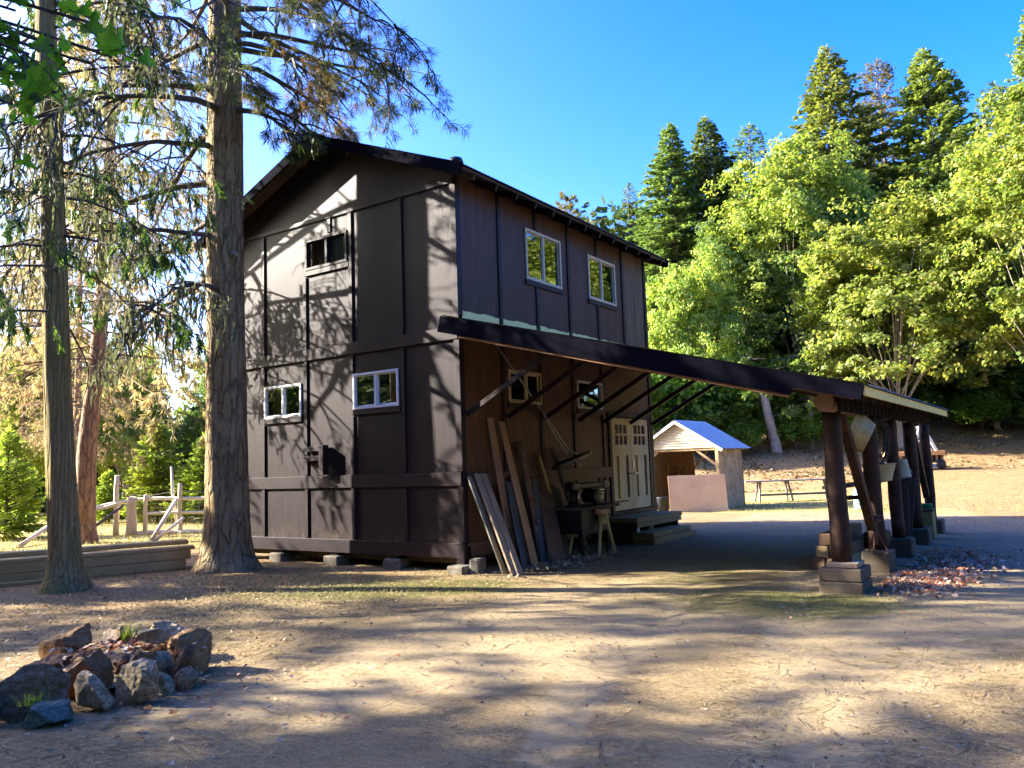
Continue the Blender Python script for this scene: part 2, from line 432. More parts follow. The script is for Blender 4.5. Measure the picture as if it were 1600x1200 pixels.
def rock_mat(name, a, b, cvein, rust=None, moss=None):
    n = NT(name)
    big = n.noise(5, None, 6, .65, .4); fine = n.noise(38, None, 6, .75)
    st = n.noise(1, n.coord((5, 5, 22)), 5, .6, .8)
    col = n.mix(n.ramp(big, [(.35, 0), (.65, 1)]), a, b)
    col = n.mix(n.ramp(st, [(.48, 0), (.62, .6)]), col, cvein)
    if rust: col = n.mix(n.ramp(n.noise(3.4, None, 5, .7), [(.46, 0), (.58, .9)]), col, rust)
    if moss: col = n.mix(n.ramp(n.noise(7, None, 6, .75), [(.52, 0), (.6, .8)]), col, moss)
    col = n.mix(n.ramp(fine, [(.42, .6), (.6, 0)]), col, mul(a, .45))
    h = n.math('ADD', big, n.math('MULTIPLY', fine, .5))
    n.pbr(col, .8, n.bump(h, .9, .035), spec=.35); return n.m
M['rk_brown'] = rock_mat('brown_rock', (0.172, 0.085, 0.025), (0.310, 0.165, 0.054), (0.345, 0.223, 0.130), rust=(0.299, 0.112, 0.022))
M['rk_grey'] = rock_mat('grey_rock', (0.184, 0.121, 0.065), (0.310, 0.213, 0.122), (0.414, 0.301, 0.187), moss=(0.230, 0.155, 0.043))
M['rk_pale'] = rock_mat('pale_rock', (0.276, 0.204, 0.112), (0.506, 0.388, 0.223), (0.713, 0.563, 0.346), moss=(0.196, 0.126, 0.043))
M['rk_green'] = rock_mat('bluegreen_rock', (.07, .12, .10), (.13, .2, .16), (.22, .27, .23))
M['rk_dark'] = rock_mat('dark_rock', (0.098, 0.063, 0.040), (0.196, 0.131, 0.079), (0.310, 0.223, 0.151), rust=(0.184, 0.087, 0.029))
M['rk_rust'] = rock_mat('rusty_mossy_rock', (0.196, 0.097, 0.029), (0.333, 0.194, 0.068), (0.437, 0.301, 0.137), rust=(0.345, 0.116, 0.014), moss=(0.368, 0.281, 0.115))

# ------------------------------------------------------------------ camera, sun, sky
cam = bpy.data.cameras.new('camera'); co = bpy.data.objects.new('camera', cam); C.objects.link(co)
cam.lens = 28.02; cam.sensor_width = 36; cam.clip_start = .05; cam.clip_end = 2000
P_, RO = R(5.73), R(-1.98)
fw = Vector((-SA*math.cos(P_), CA*math.cos(P_), math.sin(P_))); rt = Vector((CA, SA, 0)); up = rt.cross(fw)
r2 = rt*math.cos(RO)+up*math.sin(RO); u2 = -rt*math.sin(RO)+up*math.cos(RO)
mw = Matrix((r2, u2, -fw)).transposed().to_4x4(); mw.translation = (CX, CY, CZ); co.matrix_world = mw
sc.camera = co

EL = R(27); SX, SY = -.924, -.382
sdir = Vector((SX*math.cos(EL), SY*math.cos(EL), math.sin(EL))).normalized()
sl = bpy.data.lights.new('sun', 'SUN'); sl.energy = 4.2; sl.angle = R(.53); sl.color = (1, .93, .81)
so = bpy.data.objects.new('sun', sl); C.objects.link(so); so.rotation_euler = sdir.to_track_quat('Z', 'Y').to_euler()
so.location = (-40, -20, 30)
w = bpy.data.worlds.new('World'); sc.world = w; w.use_nodes = True
nt = w.node_tree; bg = nt.nodes['Background']; sky = nt.nodes.new('ShaderNodeTexSky')
sky.sky_type = 'NISHITA'; sky.sun_disc = False; sky.sun_elevation = EL; sky.sun_rotation = math.atan2(SX, SY) % (2*math.pi)
sky.air_density = 1.0; sky.dust_density = 4.0; sky.ozone_density = 3.0; sky.altitude = 900
hs_ = nt.nodes.new('ShaderNodeHueSaturation'); hs_.inputs['Saturation'].default_value = 1.44; hs_.inputs['Hue'].default_value = .525
nt.links.new(sky.outputs[0], hs_.inputs['Color']); nt.links.new(hs_.outputs[0], bg.inputs[0]); bg.inputs[1].default_value = .125
sc.view_settings.view_transform = 'Standard'; sc.view_settings.look = 'None'; sc.view_settings.gamma = 1
sc.view_settings.exposure = 2.8
try:
    sc.cycles.use_denoising = True; sc.cycles.max_bounces = 8; sc.cycles.diffuse_bounces = 4
    sc.cycles.transparent_max_bounces = 12; sc.cycles.sample_clamp_indirect = 6
    sc.cycles.transmission_bounces = 4; sc.cycles.caustics_reflective = False; sc.cycles.caustics_refractive = False
except Exception: pass

# ------------------------------------------------------------------ ground
def ground_mat():
    n = NT('yard_ground')
    big = n.noise(.55, None, 5, .6); mid = n.noise(2.6, None, 6, .65); fine = n.noise(22, None, 6, .75)
    grit = n.noise(90, None, 4, .8)
    gv = n.attr('gravel'); lw = n.attr('lawn'); ms = n.attr('moss'); hl = n.attr('hill'); lt = n.attr('litter'); pa = n.attr('path')
    def edge(a, k=.55):
        return n.ramp(n.math('ADD', a, n.math('MULTIPLY', n.math('SUBTRACT', mid, .5), k)), [(.38, 0), (.62, 1)])
    dirt = n.mix(n.ramp(mid, [(.3, 0), (.7, 1)]), (.20, .142, .068), (.325, .243, .122))
    dirt = n.mix(n.ramp(fine, [(.38, .85), (.56, 0)]), dirt, (.10, .062, .028))
    dirt = n.mix(n.ramp(grit, [(.54, 0), (.64, .9)]), dirt, (.54, .43, .25))
    dirt = n.mix(n.ramp(grit, [(.32, .6), (.44, 0)]), dirt, (.07, .047, .024))
    dirt = n.mix(n.ramp(big, [(.4, 0), (.65, .6)]), dirt, (.30, .22, .11))
    # strewn needles: thin streaks in several directions
    st = None
    for k, (a, s) in enumerate(((.5, 34), (1.7, 40), (2.6, 30))):
        mp = n.n('ShaderNodeMapping'); tc = n.n('ShaderNodeTexCoord'); n.l(tc.outputs['Object'], mp.inputs['Vector'])
        mp.inputs['Rotation'].default_value = (0, 0, a); mp.inputs['Scale'].default_value = (s*.11, s*1.5, 1)
        t = n.ramp(n.noise(1, mp.outputs[0], 3, .6, .8), [(.58, 0), (.66, 1)])
        st = t if st is None else n.math('MAXIMUM', st, t)
    dirt = n.mix(n.math('MULTIPLY', st, n.ramp(n.noise(1.3, None, 4, .6), [(.35, .15), (.65, .75)])), dirt, (.46, .32, .145))
    path = n.mix(n.ramp(fine, [(.3, 0), (.7, 1)]), (.32, .24, .13), (.43, .33, .185))
    col = n.mix(n.math('MULTIPLY', edge(pa), .75), dirt, path)
    lit = n.mix(n.ramp(fine, [(.35, 0), (.65, 1)]), (.17, .105, .045), (.37, .25, .115))
    lit = n.mix(n.ramp(grit, [(.57, 0), (.68, .6)]), lit, (.50, .35, .19))
    lit = n.mix(n.math('MULTIPLY', st, .7), lit, (.38, .24, .115))
    col = n.mix(n.math('MULTIPLY', edge(lt), .85), col, lit)
    moss = n.mix(n.ramp(fine, [(.35, 0), (.65, 1)]), (.085, .085, .022), (.17, .15, .045))
    col = n.mix(n.math('MULTIPLY', edge(ms, 1.1), .8), col, moss)
    v = n.voro(42); 
    gcol = n.mix(n.ramp(v.outputs['Color'], [(0, 0), (1, 1)]), (.21, .15, .082), (.44, .335, .20))
    gcol = n.mix(n.ramp(mid, [(.45, 0), (.75, .6)]), gcol, (.22, .165, .10))
    col = n.mix(edge(gv), col, gcol)
    lawn = n.mix(n.ramp(mid, [(.3, 0), (.7, 1)]), (.40, .31, .105), (.50, .39, .155))
    lawn = n.mix(n.ramp(fine, [(.4, .5), (.6, 0)]), lawn, (.32, .27, .085))
    col = n.mix(edge(lw, .35), col, lawn)
    hill = n.mix(n.ramp(mid, [(.35, 0), (.65, 1)]), (.27, .175, .08), (.42, .285, .135))
    hill = n.mix(n.ramp(fine, [(.4, .75), (.6, 0)]), hill, (.17, .095, .05))
    col = n.mix(edge(hl, .4), col, hill)
    h = n.math('ADD', n.math('MULTIPLY', mid, .7), n.math('ADD', n.math('MULTIPLY', fine, .5), n.math('MULTIPLY', grit, .2)))
    h = n.math('ADD', h, n.math('MULTIPLY', st, .15))
    n.pbr(col, .95, n.bump(h, 1.0, .035), spec=.15); return n.m
M['ground'] = ground_mat()

def axis_pts(segs):
    out = []
    for a, b, st in segs: out += list(np.arange(a, b, st))
    return np.array(sorted(set(np.round(out, 4))))
ls = axis_pts([(-500, -120, 40), (-120, -40, 8), (-40, -12, .8), (-12, 12, .14), (12, 40, .8), (40, 120, 8), (120, 501, 40)])
ds = axis_pts([(-300, -40, 40), (-40, -4, 3), (-4, 2.5, .5), (2.5, 16, .13), (16, 34, .4), (34, 60, 1.2), (60, 140, 6), (140, 601, 40)])
Lg, Dg = np.meshgrid(ls, ds); Xg, Yg = site(Lg, Dg); Zg = terrain(Xg, Yg)
nl, nd = len(ls), len(ds)
nz = vnoise(Xg, Yg, 21, 3, .8)
m_lawn = sstep(13.0, 13.8, Yg + .12*nz) * sstep(-40, -5, Xg+.001*Yg) * np.where(Lg > -6, 1, 0)
bank = sstep(33, 35.2, Dg + .5*nz)*(1-sstep(11, 15, Lg))*np.where(Lg > -3, 1, 0)
hillR = sstep(30.5, 33, Dg + .8*nz)*sstep(11, 15, Lg)
m_hill = np.clip(bank + .9*hillR, 0, 1)*sstep(4, 6, np.abs(Lg)+Dg)
m_road = sstep(10, 13, Lg+.6*nz)*sstep(18.2, 18.8, Dg+.2*nz)
m_lawn = m_lawn*(1-.85*m_road); m_hill = np.maximum(m_hill, .9*m_road)
m_grav = sstep(2.4, 4.0, Yg + .3*nz)*(1-m_lawn)*(1-m_road)*sstep(.2, .8, Xg)*(1-sstep(30, 40, Dg))
leftlit = sstep(-3.0, -6.0, Xg + 1.0*nz)*sstep(-7, -3, Yg)
m_litt = np.clip(sstep(1.2, -2.5, Xg - .25*Yg + .8*nz)*(1-sstep(-1, 9, Yg-20)), 0, 1)
m_litt = m_litt*np.where(Lg < 2, 1, 0)*.9
m_leftlawn = sstep(17.5, 19.5, Dg+.5*nz)*sstep(-4, -6, Lg)*(1-sstep(40, 44, Dg))
m_lawn = np.clip(m_lawn*np.where(Lg > -3, 1, 0) + .75*m_leftlawn, 0, 1)
def blob(x, y, rx, ry, a=0):
    dx, dy = Xg-x, Yg-y; u = dx*math.cos(a)+dy*math.sin(a); v = -dx*math.sin(a)+dy*math.cos(a)
    return np.exp(-((u/rx)**2+(v/ry)**2))
m_moss = np.clip(1.2*blob(.3, -1.7, 1.5, .8, .7)+.9*blob(5.4, -.9, 1.3, .9, .4)+.6*blob(-1.5, -2.6, 2.2, .6, .6)+.55*blob(3.6, .8, 1.5, 2.2), 0, 1)
m_path = np.clip(blob(3.6, -4.2, 1.3, 4.5, -.35)+blob(6.9, -1, .9, 7, -.1)+.8*blob(2.6, -1, 1.0, 3.6, -.3), 0, 1)
tl_ = .55+2.6*sstep(3, 12, Dg)+.15*np.sin(Dg*.6)
rut = (np.exp(-((Lg-tl_-.75)/.2)**2)+np.exp(-((Lg-tl_+.75)/.2)**2))*(1-sstep(11, 15, Dg))
m_path = np.clip(m_path*.8+.75*rut, 0, 1); Zg = Zg-.022*rut+.012*np.exp(-((Lg-tl_)/.35)**2)*(1-sstep(11, 15, Dg))
cat = np.zeros(Lg.shape, int)
cat[m_grav > .5] = 1; cat[m_lawn > .5] = 2; cat[m_hill > .5] = 3
V = np.stack([Xg, Yg, Zg], -1).reshape(-1, 3)
idx = np.arange(nl*nd).reshape(nd, nl)
quads = np.stack([idx[:-1, :-1], idx[:-1, 1:], idx[1:, 1:], idx[1:, :-1]], -1).reshape(-1, 4)
qc = cat[:-1, :-1].reshape(-1)
masks = dict(gravel=m_grav, lawn=m_lawn, moss=m_moss, hill=m_hill, litter=m_litt, path=m_path)
for k, nm in enumerate(('ground', 'gravel_drive', 'lawn', 'hillside')):
    q = quads[qc == k]; used, inv = np.unique(q, return_inverse=True); inv = inv.reshape(-1, 4)
    me = bpy.data.meshes.new(nm); me.vertices.add(len(used)); me.vertices.foreach_set('co', V[used].astype(np.float32).ravel())
    me.loops.add(len(q)*4); me.loops.foreach_set('vertex_index', inv.astype(np.int32).ravel())
    me.polygons.add(len(q)); me.polygons.foreach_set('loop_start', np.arange(0, len(q)*4, 4, dtype=np.int32))
    me.polygons.foreach_set('use_smooth', np.ones(len(q), bool)); me.update(calc_edges=True)
    for mn, mv in masks.items():
        a = me.attributes.new(mn, 'FLOAT', 'POINT'); a.data.foreach_set('value', mv.reshape(-1)[used].astype(np.float32))
    tag(link_mesh(me, nm, M['ground']), kind='structure')

# ------------------------------------------------------------------ barn
barn = thing('wooden_barn', 'tall dark brown two-storey wooden barn with white windows and corrugated gable roof', 'barn', (0, 0, 0))
BW, BD, PN = 6.096, 7.315, 1.2192
def facade(mb, to3, xs, zs, holes, t):
    """flat wall with real openings; to3(u, z, depth) -> world"""
    us = sorted(set([xs[0], xs[1]]+[h[0] for h in holes]+[h[1] for h in holes]))
    vs = sorted(set([zs[0], zs[1]]+[h[2] for h in holes]+[h[3] for h in holes]))
    for a, b in zip(us, us[1:]):
        for c, d in zip(vs, vs[1:]):
            if any(h[0] <= (a+b)/2 <= h[1] and h[2] <= (c+d)/2 <= h[3] for h in holes): continue
            for dep in (0, t):
                mb.add([to3(a, c, dep), to3(b, c, dep), to3(b, d, dep), to3(a, d, dep)], [(0, 1, 2, 3)])
    for h in holes:
        P = [(h[0], h[2]), (h[1], h[2]), (h[1], h[3]), (h[0], h[3])]
        for i in range(4):
            p, q = P[i], P[(i+1) % 4]
            mb.add([to3(*p, 0), to3(*q, 0), to3(*q, t), to3(*p, t)], [(0, 1, 2, 3)])
GW = [(-4.85, -3.78, 2.71, 3.34), (-2.41, -1.32, 2.74, 3.38), (-3.62, -2.50, 5.46, 6.05)]
SW = [(2.08, 3.36, 5.1, 6.08), (4.48, 5.73, 5.1, 6.05), (1.38, 2.44, 2.76, 3.35), (3.81, 4.87, 2.75, 3.32)]
gf = lambda u, z, t: (u, t, z)
sf = lambda u, z, t: (-t, u, z)
mb = MB(); facade(mb, gf, (-BW, 0), (.3, 6.5), GW, .1)
RZ = lambda x: 7.84-.408*abs(x+BW/2)
tri = [(-BW, 6.5), (0, 6.5), (0, RZ(0)), (-BW/2, RZ(-BW/2)), (-BW, RZ(-BW))]
for t in (0, .1): mb.add([(x, t, z) for x, z in tri], [(0, 1, 2, 3, 4)])
mb.build('wall', M['paint'], barn)
mb = MB(); facade(mb, sf, (.1, BD), (.3, 6.5), SW+[(5.2, 7.06, .58, 2.62)], .1)
mb.build('wall', M['paint'], barn)
mb = MB(); mb.box(-BW, -BW+.1, .1, BD, .3, 6.5)
mb.box(-BW+.1, 0, BD-.1, BD, .3, 6.5)
mb.add([(x, BD-.02, z) for x, z in tri], [(0, 1, 2, 3, 4)])
mb.build('wall', M['paint'], barn)
mb = MB(); mb.box(-BW+.12, -.12, .12, BD-.12, .32, .42); mb.box(-BW+.12, -.12, .12, BD-.12, 3.7, 3.82)
for y in np.arange(.2, BD-.1, .8): mb.box(-BW+.2, -.2, y, y+.05, .1, .3)
mb.build('floor', M['inside'], barn)
# trim boards (battens, belts, skirt)
mb = MB(); pr = .028
def gb(x0, x1, z0, z1, p=pr): mb.box(x0, x1, -p, .0, z0, z1, .004)
for k in range(6):
    x = -PN*k; x0, x1 = (x-.045, x+.045) if 0 < k < 5 else ((-.09, 0.028) if k == 0 else (-BW, -BW+.09))
    cuts = [z for (a, b, c, d) in GW if a-.06 < x < b+.06 for z in (c-.12, d+.05)]
    for c, d in ((.46, 1.35), (1.59, 3.73), (3.96, 6.36), (6.46, None)):
        if d is None:
            if k in (0, 5): gb(x0, x1, 6.46, 6.52); mb.build('batten', M['trim_z'], barn); mb = MB()
            continue
        seg = sorted([c]+[z for z in cuts if c < z < d]+[d])
        for i in range(0, len(seg)-1, 2):
            if k == 3 and c > 3.9 and i > 0: continue
            gb(x0, x1, seg[i], seg[i+1])
            mb.build('batten', M['trim_z'], barn); mb = MB()
gb(-2.99-.045, -2.99+.045, 6.1, 6.36, .02)
mb.build('batten', M['trim_z'], barn)
for q in ((-BW, 0, 1.36, 1.58, .04), (-BW, 0, 3.74, 3.95, .04), (-BW, 0, 6.37, 6.45, .03), (-BW, .05, .22, .45, .05)):
    mb = MB(); gb(*q); mb.build('belt_board', M['trim_x'], barn)
mb = MB()
def sb(y0, y1, z0, z1, p=pr, nm='batten', mt='trim_z'): MB().box(0, p, y0, y1, z0, z1, .004).build(nm, M[mt], barn)
for k in range(7):
    y = PN*k; y0, y1 = (y-.045, y+.045) if 0 < k < 6 else ((.0, .1) if k == 0 else (BD-.1, BD+.02))
    up_cut = [z for (a, b, c, d) in SW[:2] if a-.02 < y < b+.02 for z in (c-.09, d+.03)]
    seg = sorted([4.14]+up_cut+[6.55])
    for i in range(0, len(seg)-1, 2): sb(y0, y1, seg[i], seg[i+1])
    if k == 0: sb(y0, y1, .46, 4.0)
    elif k < 5:
        sb(y0, y1, 1.56 if k != 0 else .46, 4.0); sb(y0, y1, .46, 1.33)
    elif k == 6: sb(y0, y1, .46, 4.0)
for q in ((.1, 2.2, 1.34, 1.55, .035), (2.2, 5.1, 1.34, 1.55, .05), (.06, BD, .22, .45, .04)): sb(*q, 'belt_board', 'beltwood')
mb = MB()
r_ = random.Random(4)
for k in range(6):
    y0, y1 = PN*k+.055, PN*(k+1)-.055
    if k == 0: y0 = .11
    z1 = 4.235+.012*k; n_ = 10
    top = [(y0+(y1-y0)*i/n_, z1+r_.uniform(-.018, .014)) for i in range(n_+1)]
    mb.add([(.004, y0, 4.06), (.004, y1, 4.06)]+[(.004, y, z) for y, z in reversed(top)], [tuple(range(n_+3))])
mb.build('unpainted_strip', M['cream'], barn)

def window(h, to3, frame_mat, sill=True, depth=.05, out=.03, fr=.045, mull=.5, curtain=None, dark=False, trimm='trim_x'):
    a, b, c, d = h
    def bx(mb, u0, u1, z0, z1, t0, t1):
        P, Q = Vector(to3(u0, z0, t0)), Vector(to3(u1, z1, t1))
        mb.box(min(P.x, Q.x), max(P.x, Q.x), min(P.y, Q.y), max(P.y, Q.y), min(P.z, Q.z), max(P.z, Q.z), .003)
    mb = MB()
    bx(mb, a, b, d-fr, d, -out, depth); bx(mb, a, b, c, c+fr, -out, depth)
    bx(mb, a, a+fr, c+fr, d-fr, -out, depth); bx(mb, b-fr, b, c+fr, d-fr, -out, depth)
    mid = a+(b-a)*mull
    if mull: bx(mb, mid-.03, mid+.03, c+fr, d-fr, -out*.6, depth)
    f = mb.build('window', frame_mat, barn)
    for (u0, u1, t) in (((a+fr, mid-.03, .012), (mid+.03, b-fr, .026)) if mull else ((a+fr, b-fr, .02),)):
        m2 = MB()
        if mull: # sash rim
            for q in ((u0, u0+.022, c+fr, d-fr), (u1-.022, u1, c+fr, d-fr), (u0+.022, u1-.022, c+fr, c+fr+.022), (u0+.022, u1-.022, d-fr-.022, d-fr)):
                bx(m2, *q, t-.012, t+.012)
            m2.build('sash', frame_mat, f)
        m3 = MB(); m3.add([to3(u0, c+fr, t), to3(u1, c+fr, t), to3(u1, d-fr, t), to3(u0, d-fr, t)], [(0, 1, 2, 3)])
        m3.build('pane', M['glass'], f)
    if sill:
        m2 = MB(); bx(m2, a-.03, b+.03, c-.1, c-.002, -.035, 0); m2.build('sill', M[trimm], f)
    if curtain:
        m2 = MB(); n_ = 26; u0, u1, z0, z1 = curtain
        vs = [to3(u0+(u1-u0)*i/n_, z, .16+.02*math.sin(i*1.9)) for i in range(n_+1) for z in (z0, z1)]
        m2.add(vs, [(2*i, 2*i+2, 2*i+3, 2*i+1) for i in range(n_)], True); m2.build('curtain', M['curtain'], f)
    return f
window(GW[0], gf, M['white'], curtain=(-4.8, -4.33, 2.75, 3.3))
window(GW[1], gf, M['white'], curtain=(-2.36, -1.9, 2.78, 3.22))
window(GW[2], gf, M['trim_x'], out=.045, fr=.05, curtain=(-3.1, -2.56, 5.5, 6.0))
window(SW[0], sf, M['tanframe'], trimm='trim_y', fr=.05)
window(SW[1], sf, M['tanframe'], trimm='trim_y', fr=.05)
window(SW[2], sf, M['tanframe'], trimm='trim_y', mull=.55)
window(SW[3], sf, M['white'], trimm='trim_y', mull=0, fr=.04)
# double door
mb = MB()
mb.box(-.02, .035, 5.08, 5.2, .46, 2.72); mb.box(-.02, .035, 7.06, 7.18, .46, 2.72); mb.box(-.02, .04, 5.2, 7.06, 2.62, 2.74); mb.box(-.02, .05, 5.2, 7.06, .5, .58)
mb.build('door_frame', M['trim_z'], barn)
for i, (y0, y1) in enumerate(((5.205, 6.125), (6.135, 7.055))):
    mb = MB(); x0, x1, x2 = -.05, -.028, .012
    wz = (2.02, 2.46); wy0, wy1 = y0+.17, y1-.17
    mb.box(x0, x2, y0, y0+.13, .6, 2.6); mb.box(x0, x2, y1-.13, y1, .6, 2.6)
    mb.box(x0, x2, y0+.13, y1-.13, 2.46, 2.6); mb.box(x0, x2, y0+.13, y1-.13, 1.78, 2.02); mb.box(x0, x2, y0+.13, y1-.13, .6, .86)
    mb.box(x0, x2, y0+.13, wy0, 2.02, 2.46); mb.box(x0, x2, wy1, y1-.13, 2.02, 2.46)
    mb.box(x0, x1, y0+.13, y1-.13, .86, 1.78, .002)
    mb.box(x1, x2, y0+.32, y1-.32, .86, 1.78)
    for k in (1, 2): y = wy0+(wy1-wy0)*k/3; mb.box(x0, x2, y-.028, y+.028, 2.02, 2.46)
    mb.box(x0, x2-.002, wy0, wy1, 2.215, 2.265)
    dr = mb.build('door', M['door'], barn)
    mb = MB()
    for k in range(3):
        ya_, yb = wy0+(wy1-wy0)*k/3, wy0+(wy1-wy0)*(k+1)/3
        for z0, z1 in ((2.02, 2.215), (2.265, 2.46)): mb.add([(-.02, ya_, z0), (-.02, yb, z0), (-.02, yb, z1), (-.02, ya_, z1)], [(0, 1, 2, 3)])
    mb.build('pane', M['glass'], dr)
    mb = MB()
    for k in (0, 1):
        yy = y0+.13 if k == 0 else y1-.165
        mb.box(x1, x1+.006, yy+.0, yy+.035, .88, 1.76, .001)
    mb.build('shadow_line', M['doorshadow'], dr)  # dark strips stand in for the shadow lines beside the raised stiles
    mb = MB()
    if i == 0:
        mb.bar((.06, 6.06, 1.38), (.06, 5.86, 1.38), .022, .03); mb.box(.012, .06, 6.04, 6.075, 1.365, 1.395)
    else:
        mb.box(.012, .03, 6.16, 6.25, 1.5, 1.66); mb.bar((.06, 6.2, 1.38), (.06, 6.38, 1.38), .022, .03); mb.box(.012, .06, 6.19, 6.22, 1.365, 1.395)
    mb.build('handle', M['blackmetal'] if i == 0 else M['steel'], dr)
# little shelf bracket left of the gable wall's middle
mb = MB(); mb.box(-3.62, -3.16, -.14, -.03, 2.03, 2.12); mb.box(-3.62, -3.16, -.14, -.03, 1.86, 1.95); mb.box(-3.16, -3.04, -.17, -.03, 1.60, 2.14)
mb.build('wall_bracket', M['trim_x'], barn)
# foundation piers
for k, (x, y) in enumerate(((-4.45, .02), (-2.95, .0), (-1.5, .0), (-5.9, .05), (-.1, 2.4), (-.1, 4.9), (-.1, 7.1), (-3, 3.6), (-3, 7.1), (-5.9, 3.6))):
    mb = MB(); M_ = Matrix.Translation((x, y+.05, .07)) @ Matrix.Rotation(R(rnd.uniform(-8, 8)), 4, 'Z')
    mb.obox(M_, .36, .34, .18+.0, .02); p = mb.build('pier', M['concrete'], barn)
    mb = MB(); mb.box(x-.1, x+.1, y-.02, y+.16, .165, .31); mb.build('stub_post', M['trim_z'], p)
mb = MB(); mb.box(-.12, .2, -.32, .1, -.03, .13, .02); p = mb.build('pier', M['concrete'], barn)
mb = MB(); mb.box(-.12, .04, -.06, .12, .132, .4); mb.build('stub_post', M['trim_z'], p)
mb = MB(); mb.obox(Matrix.Translation((.28, -.03, .1)) @ Matrix.Rotation(R(12), 4, 'Z'), .16, .3, .27, .02); mb.build('pier', M['concrete'], barn)
# roof
RY0, RY1, EV = -.42, BD+.45, .44
def roofz(x): return 7.93-.408*abs(x+BW/2)
mb = MB(); hw = BW/2+EV
cx_ = -BW/2
for s in (-1, 1):
    e = (cx_+s*hw, roofz(cx_+hw)-.06); c = (cx_, roofz(cx_)-.06)
    vs = [(x, y, z-t) for y in (RY0+.03, RY1-.03) for (x, z) in (c, e) for t in (0, .04)]
    mb.add(vs, [(0, 2, 3, 1), (4, 5, 7, 6), (0, 4, 6, 2), (1, 3, 7, 5), (2, 6, 7, 3), (0, 1, 5, 4)])
rf = mb.build('roof', M['deck'], barn)
mb = MB()
ys = np.arange(RY0, RY1+.001, .0127)
for s in (-1, 1):
    pr_ = [(x, roofz(x)) for x in (cx_, cx_+s*(hw+.05))]
    vs = [(x, y, z-.035+.011*math.cos(2*math.pi*y/.0762)) for y in ys for (x, z) in pr_]
    mb.add(vs, [(2*i, 2*i+1, 2*i+3, 2*i+2) for i in range(len(ys)-1)], True)
mb.build('roof_sheeting', M['roofdark'], rf)
mb = MB(); mb.tube([(cx_, RY0-.01, roofz(cx_)-.03), (cx_, RY1+.01, roofz(cx_)-.03)], .07, 10)
mb.build('ridge_cap', M['roofdark'], rf)
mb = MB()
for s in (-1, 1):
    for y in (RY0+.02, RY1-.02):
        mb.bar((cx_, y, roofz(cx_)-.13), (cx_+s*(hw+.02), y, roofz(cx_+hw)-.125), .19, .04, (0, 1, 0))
        mb.build('rake_board', M['rakeblack'], rf); mb = MB()  # the pine crown's shade is put into this black
mb = MB()
for s in (-1, 1):
    for y in np.arange(.02, RY1-.1, .62):
        x0 = cx_+s*(BW/2-.05); x1 = cx_+s*(hw-.03)
        mb.bar((x0, y, roofz(x0)-.16), (x1, y, roofz(x1)-.16), .12, .045, (0, 1, 0))
        mb.build('rafter_tail', M['trim_y'], rf); mb = MB()
mb = MB(); fx, fy = -1.29, 1.72
mb.lathe([(.085, 6.9), (.085, 7.5)], 16, Matrix.Translation((fx, fy, 0)))
mb.lathe([(.0, 7.66), (.12, 7.63), (.15, 7.56), (.15, 7.54), (.09, 7.5)], 16, Matrix.Translation((fx, fy, 0)))
mb.lathe([(.11, 7.44), (.125, 7.46), (.125, 7.5), (.09, 7.51)], 16, Matrix.Translation((fx, fy, 0)))
mb.build('flue_pipe', M['blackmetal'], barn)

# ------------------------------------------------------------------ lean-to
lt = thing('lean_to', 'long low lean-to roof on dark log posts running out from the barn side', 'lean-to', (3.5, 3.7, 0))
LZ = lambda x: 4.06-.264*x
LY0, LY1, LX1 = -.42, 7.62, 6.13
mb = MB(); ys = np.arange(LY0-.03, LY1+.031, .0127)
vs = [(x, y, LZ(x)+.012+.010*math.cos(2*math.pi*y/.0762)) for y in ys for x in (.03, LX1+.07)]
mb.add(vs, [(2*i, 2*i+1, 2*i+3, 2*i+2) for i in range(len(ys)-1)], True)
rs = mb.build('roof', M['leanroof'], lt)
mb = MB()
for x in np.arange(.2, 6.1, .6): mb.bar((x, LY0+.25, LZ(x)-.022), (x, LY1-.02, LZ(x)-.022), .03, .09, (1, 0, 0))
mb.build('purlin', M['deck'], lt)
for k, y in enumerate(np.linspace(LY0+.1, LY1-.15, 14)):
    mb = MB(); dz = .115
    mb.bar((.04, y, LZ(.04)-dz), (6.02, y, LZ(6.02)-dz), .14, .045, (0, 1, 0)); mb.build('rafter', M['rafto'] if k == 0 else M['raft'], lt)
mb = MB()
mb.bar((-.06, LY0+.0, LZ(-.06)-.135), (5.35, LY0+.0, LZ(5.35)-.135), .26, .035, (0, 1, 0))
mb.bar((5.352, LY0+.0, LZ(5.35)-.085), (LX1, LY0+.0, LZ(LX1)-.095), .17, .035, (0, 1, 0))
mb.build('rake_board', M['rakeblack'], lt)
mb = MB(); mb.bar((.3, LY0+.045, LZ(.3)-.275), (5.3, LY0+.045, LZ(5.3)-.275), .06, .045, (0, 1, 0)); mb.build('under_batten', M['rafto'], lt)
mb = MB(); mb.box(LX1, LX1+.03, LY0, LY1, LZ(LX1)-.125, LZ(LX1)-.012); mb.build('fascia', M['cream'], lt)
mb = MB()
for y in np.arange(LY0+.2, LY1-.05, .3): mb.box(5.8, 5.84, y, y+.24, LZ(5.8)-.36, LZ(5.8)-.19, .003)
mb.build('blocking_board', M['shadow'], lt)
mb = MB(); npt = 26
pts = [(5.64+.012*math.sin(i*1.3), -.16+i*8.55/npt, 2.29+.012*math.sin(i*.9)) for i in range(npt+1)]
mb.tube(pts, [.115+.010*math.sin(i*2.1)+.008*rnd.random()-.03*i/npt for i in range(npt+1)], 14, wob=.03); mb.build('log_beam', M['logbeam'], lt)
BL = [(5.38, 5.88, .04, .62, .30), (5.50, 5.87, 1.98, 2.46, .29), (5.52, 5.88, 3.9, 4.3, .29), (5.52, 5.89, 5.78, 6.3, .28), (5.53, 5.88, 7.85, 8.3, .28)]
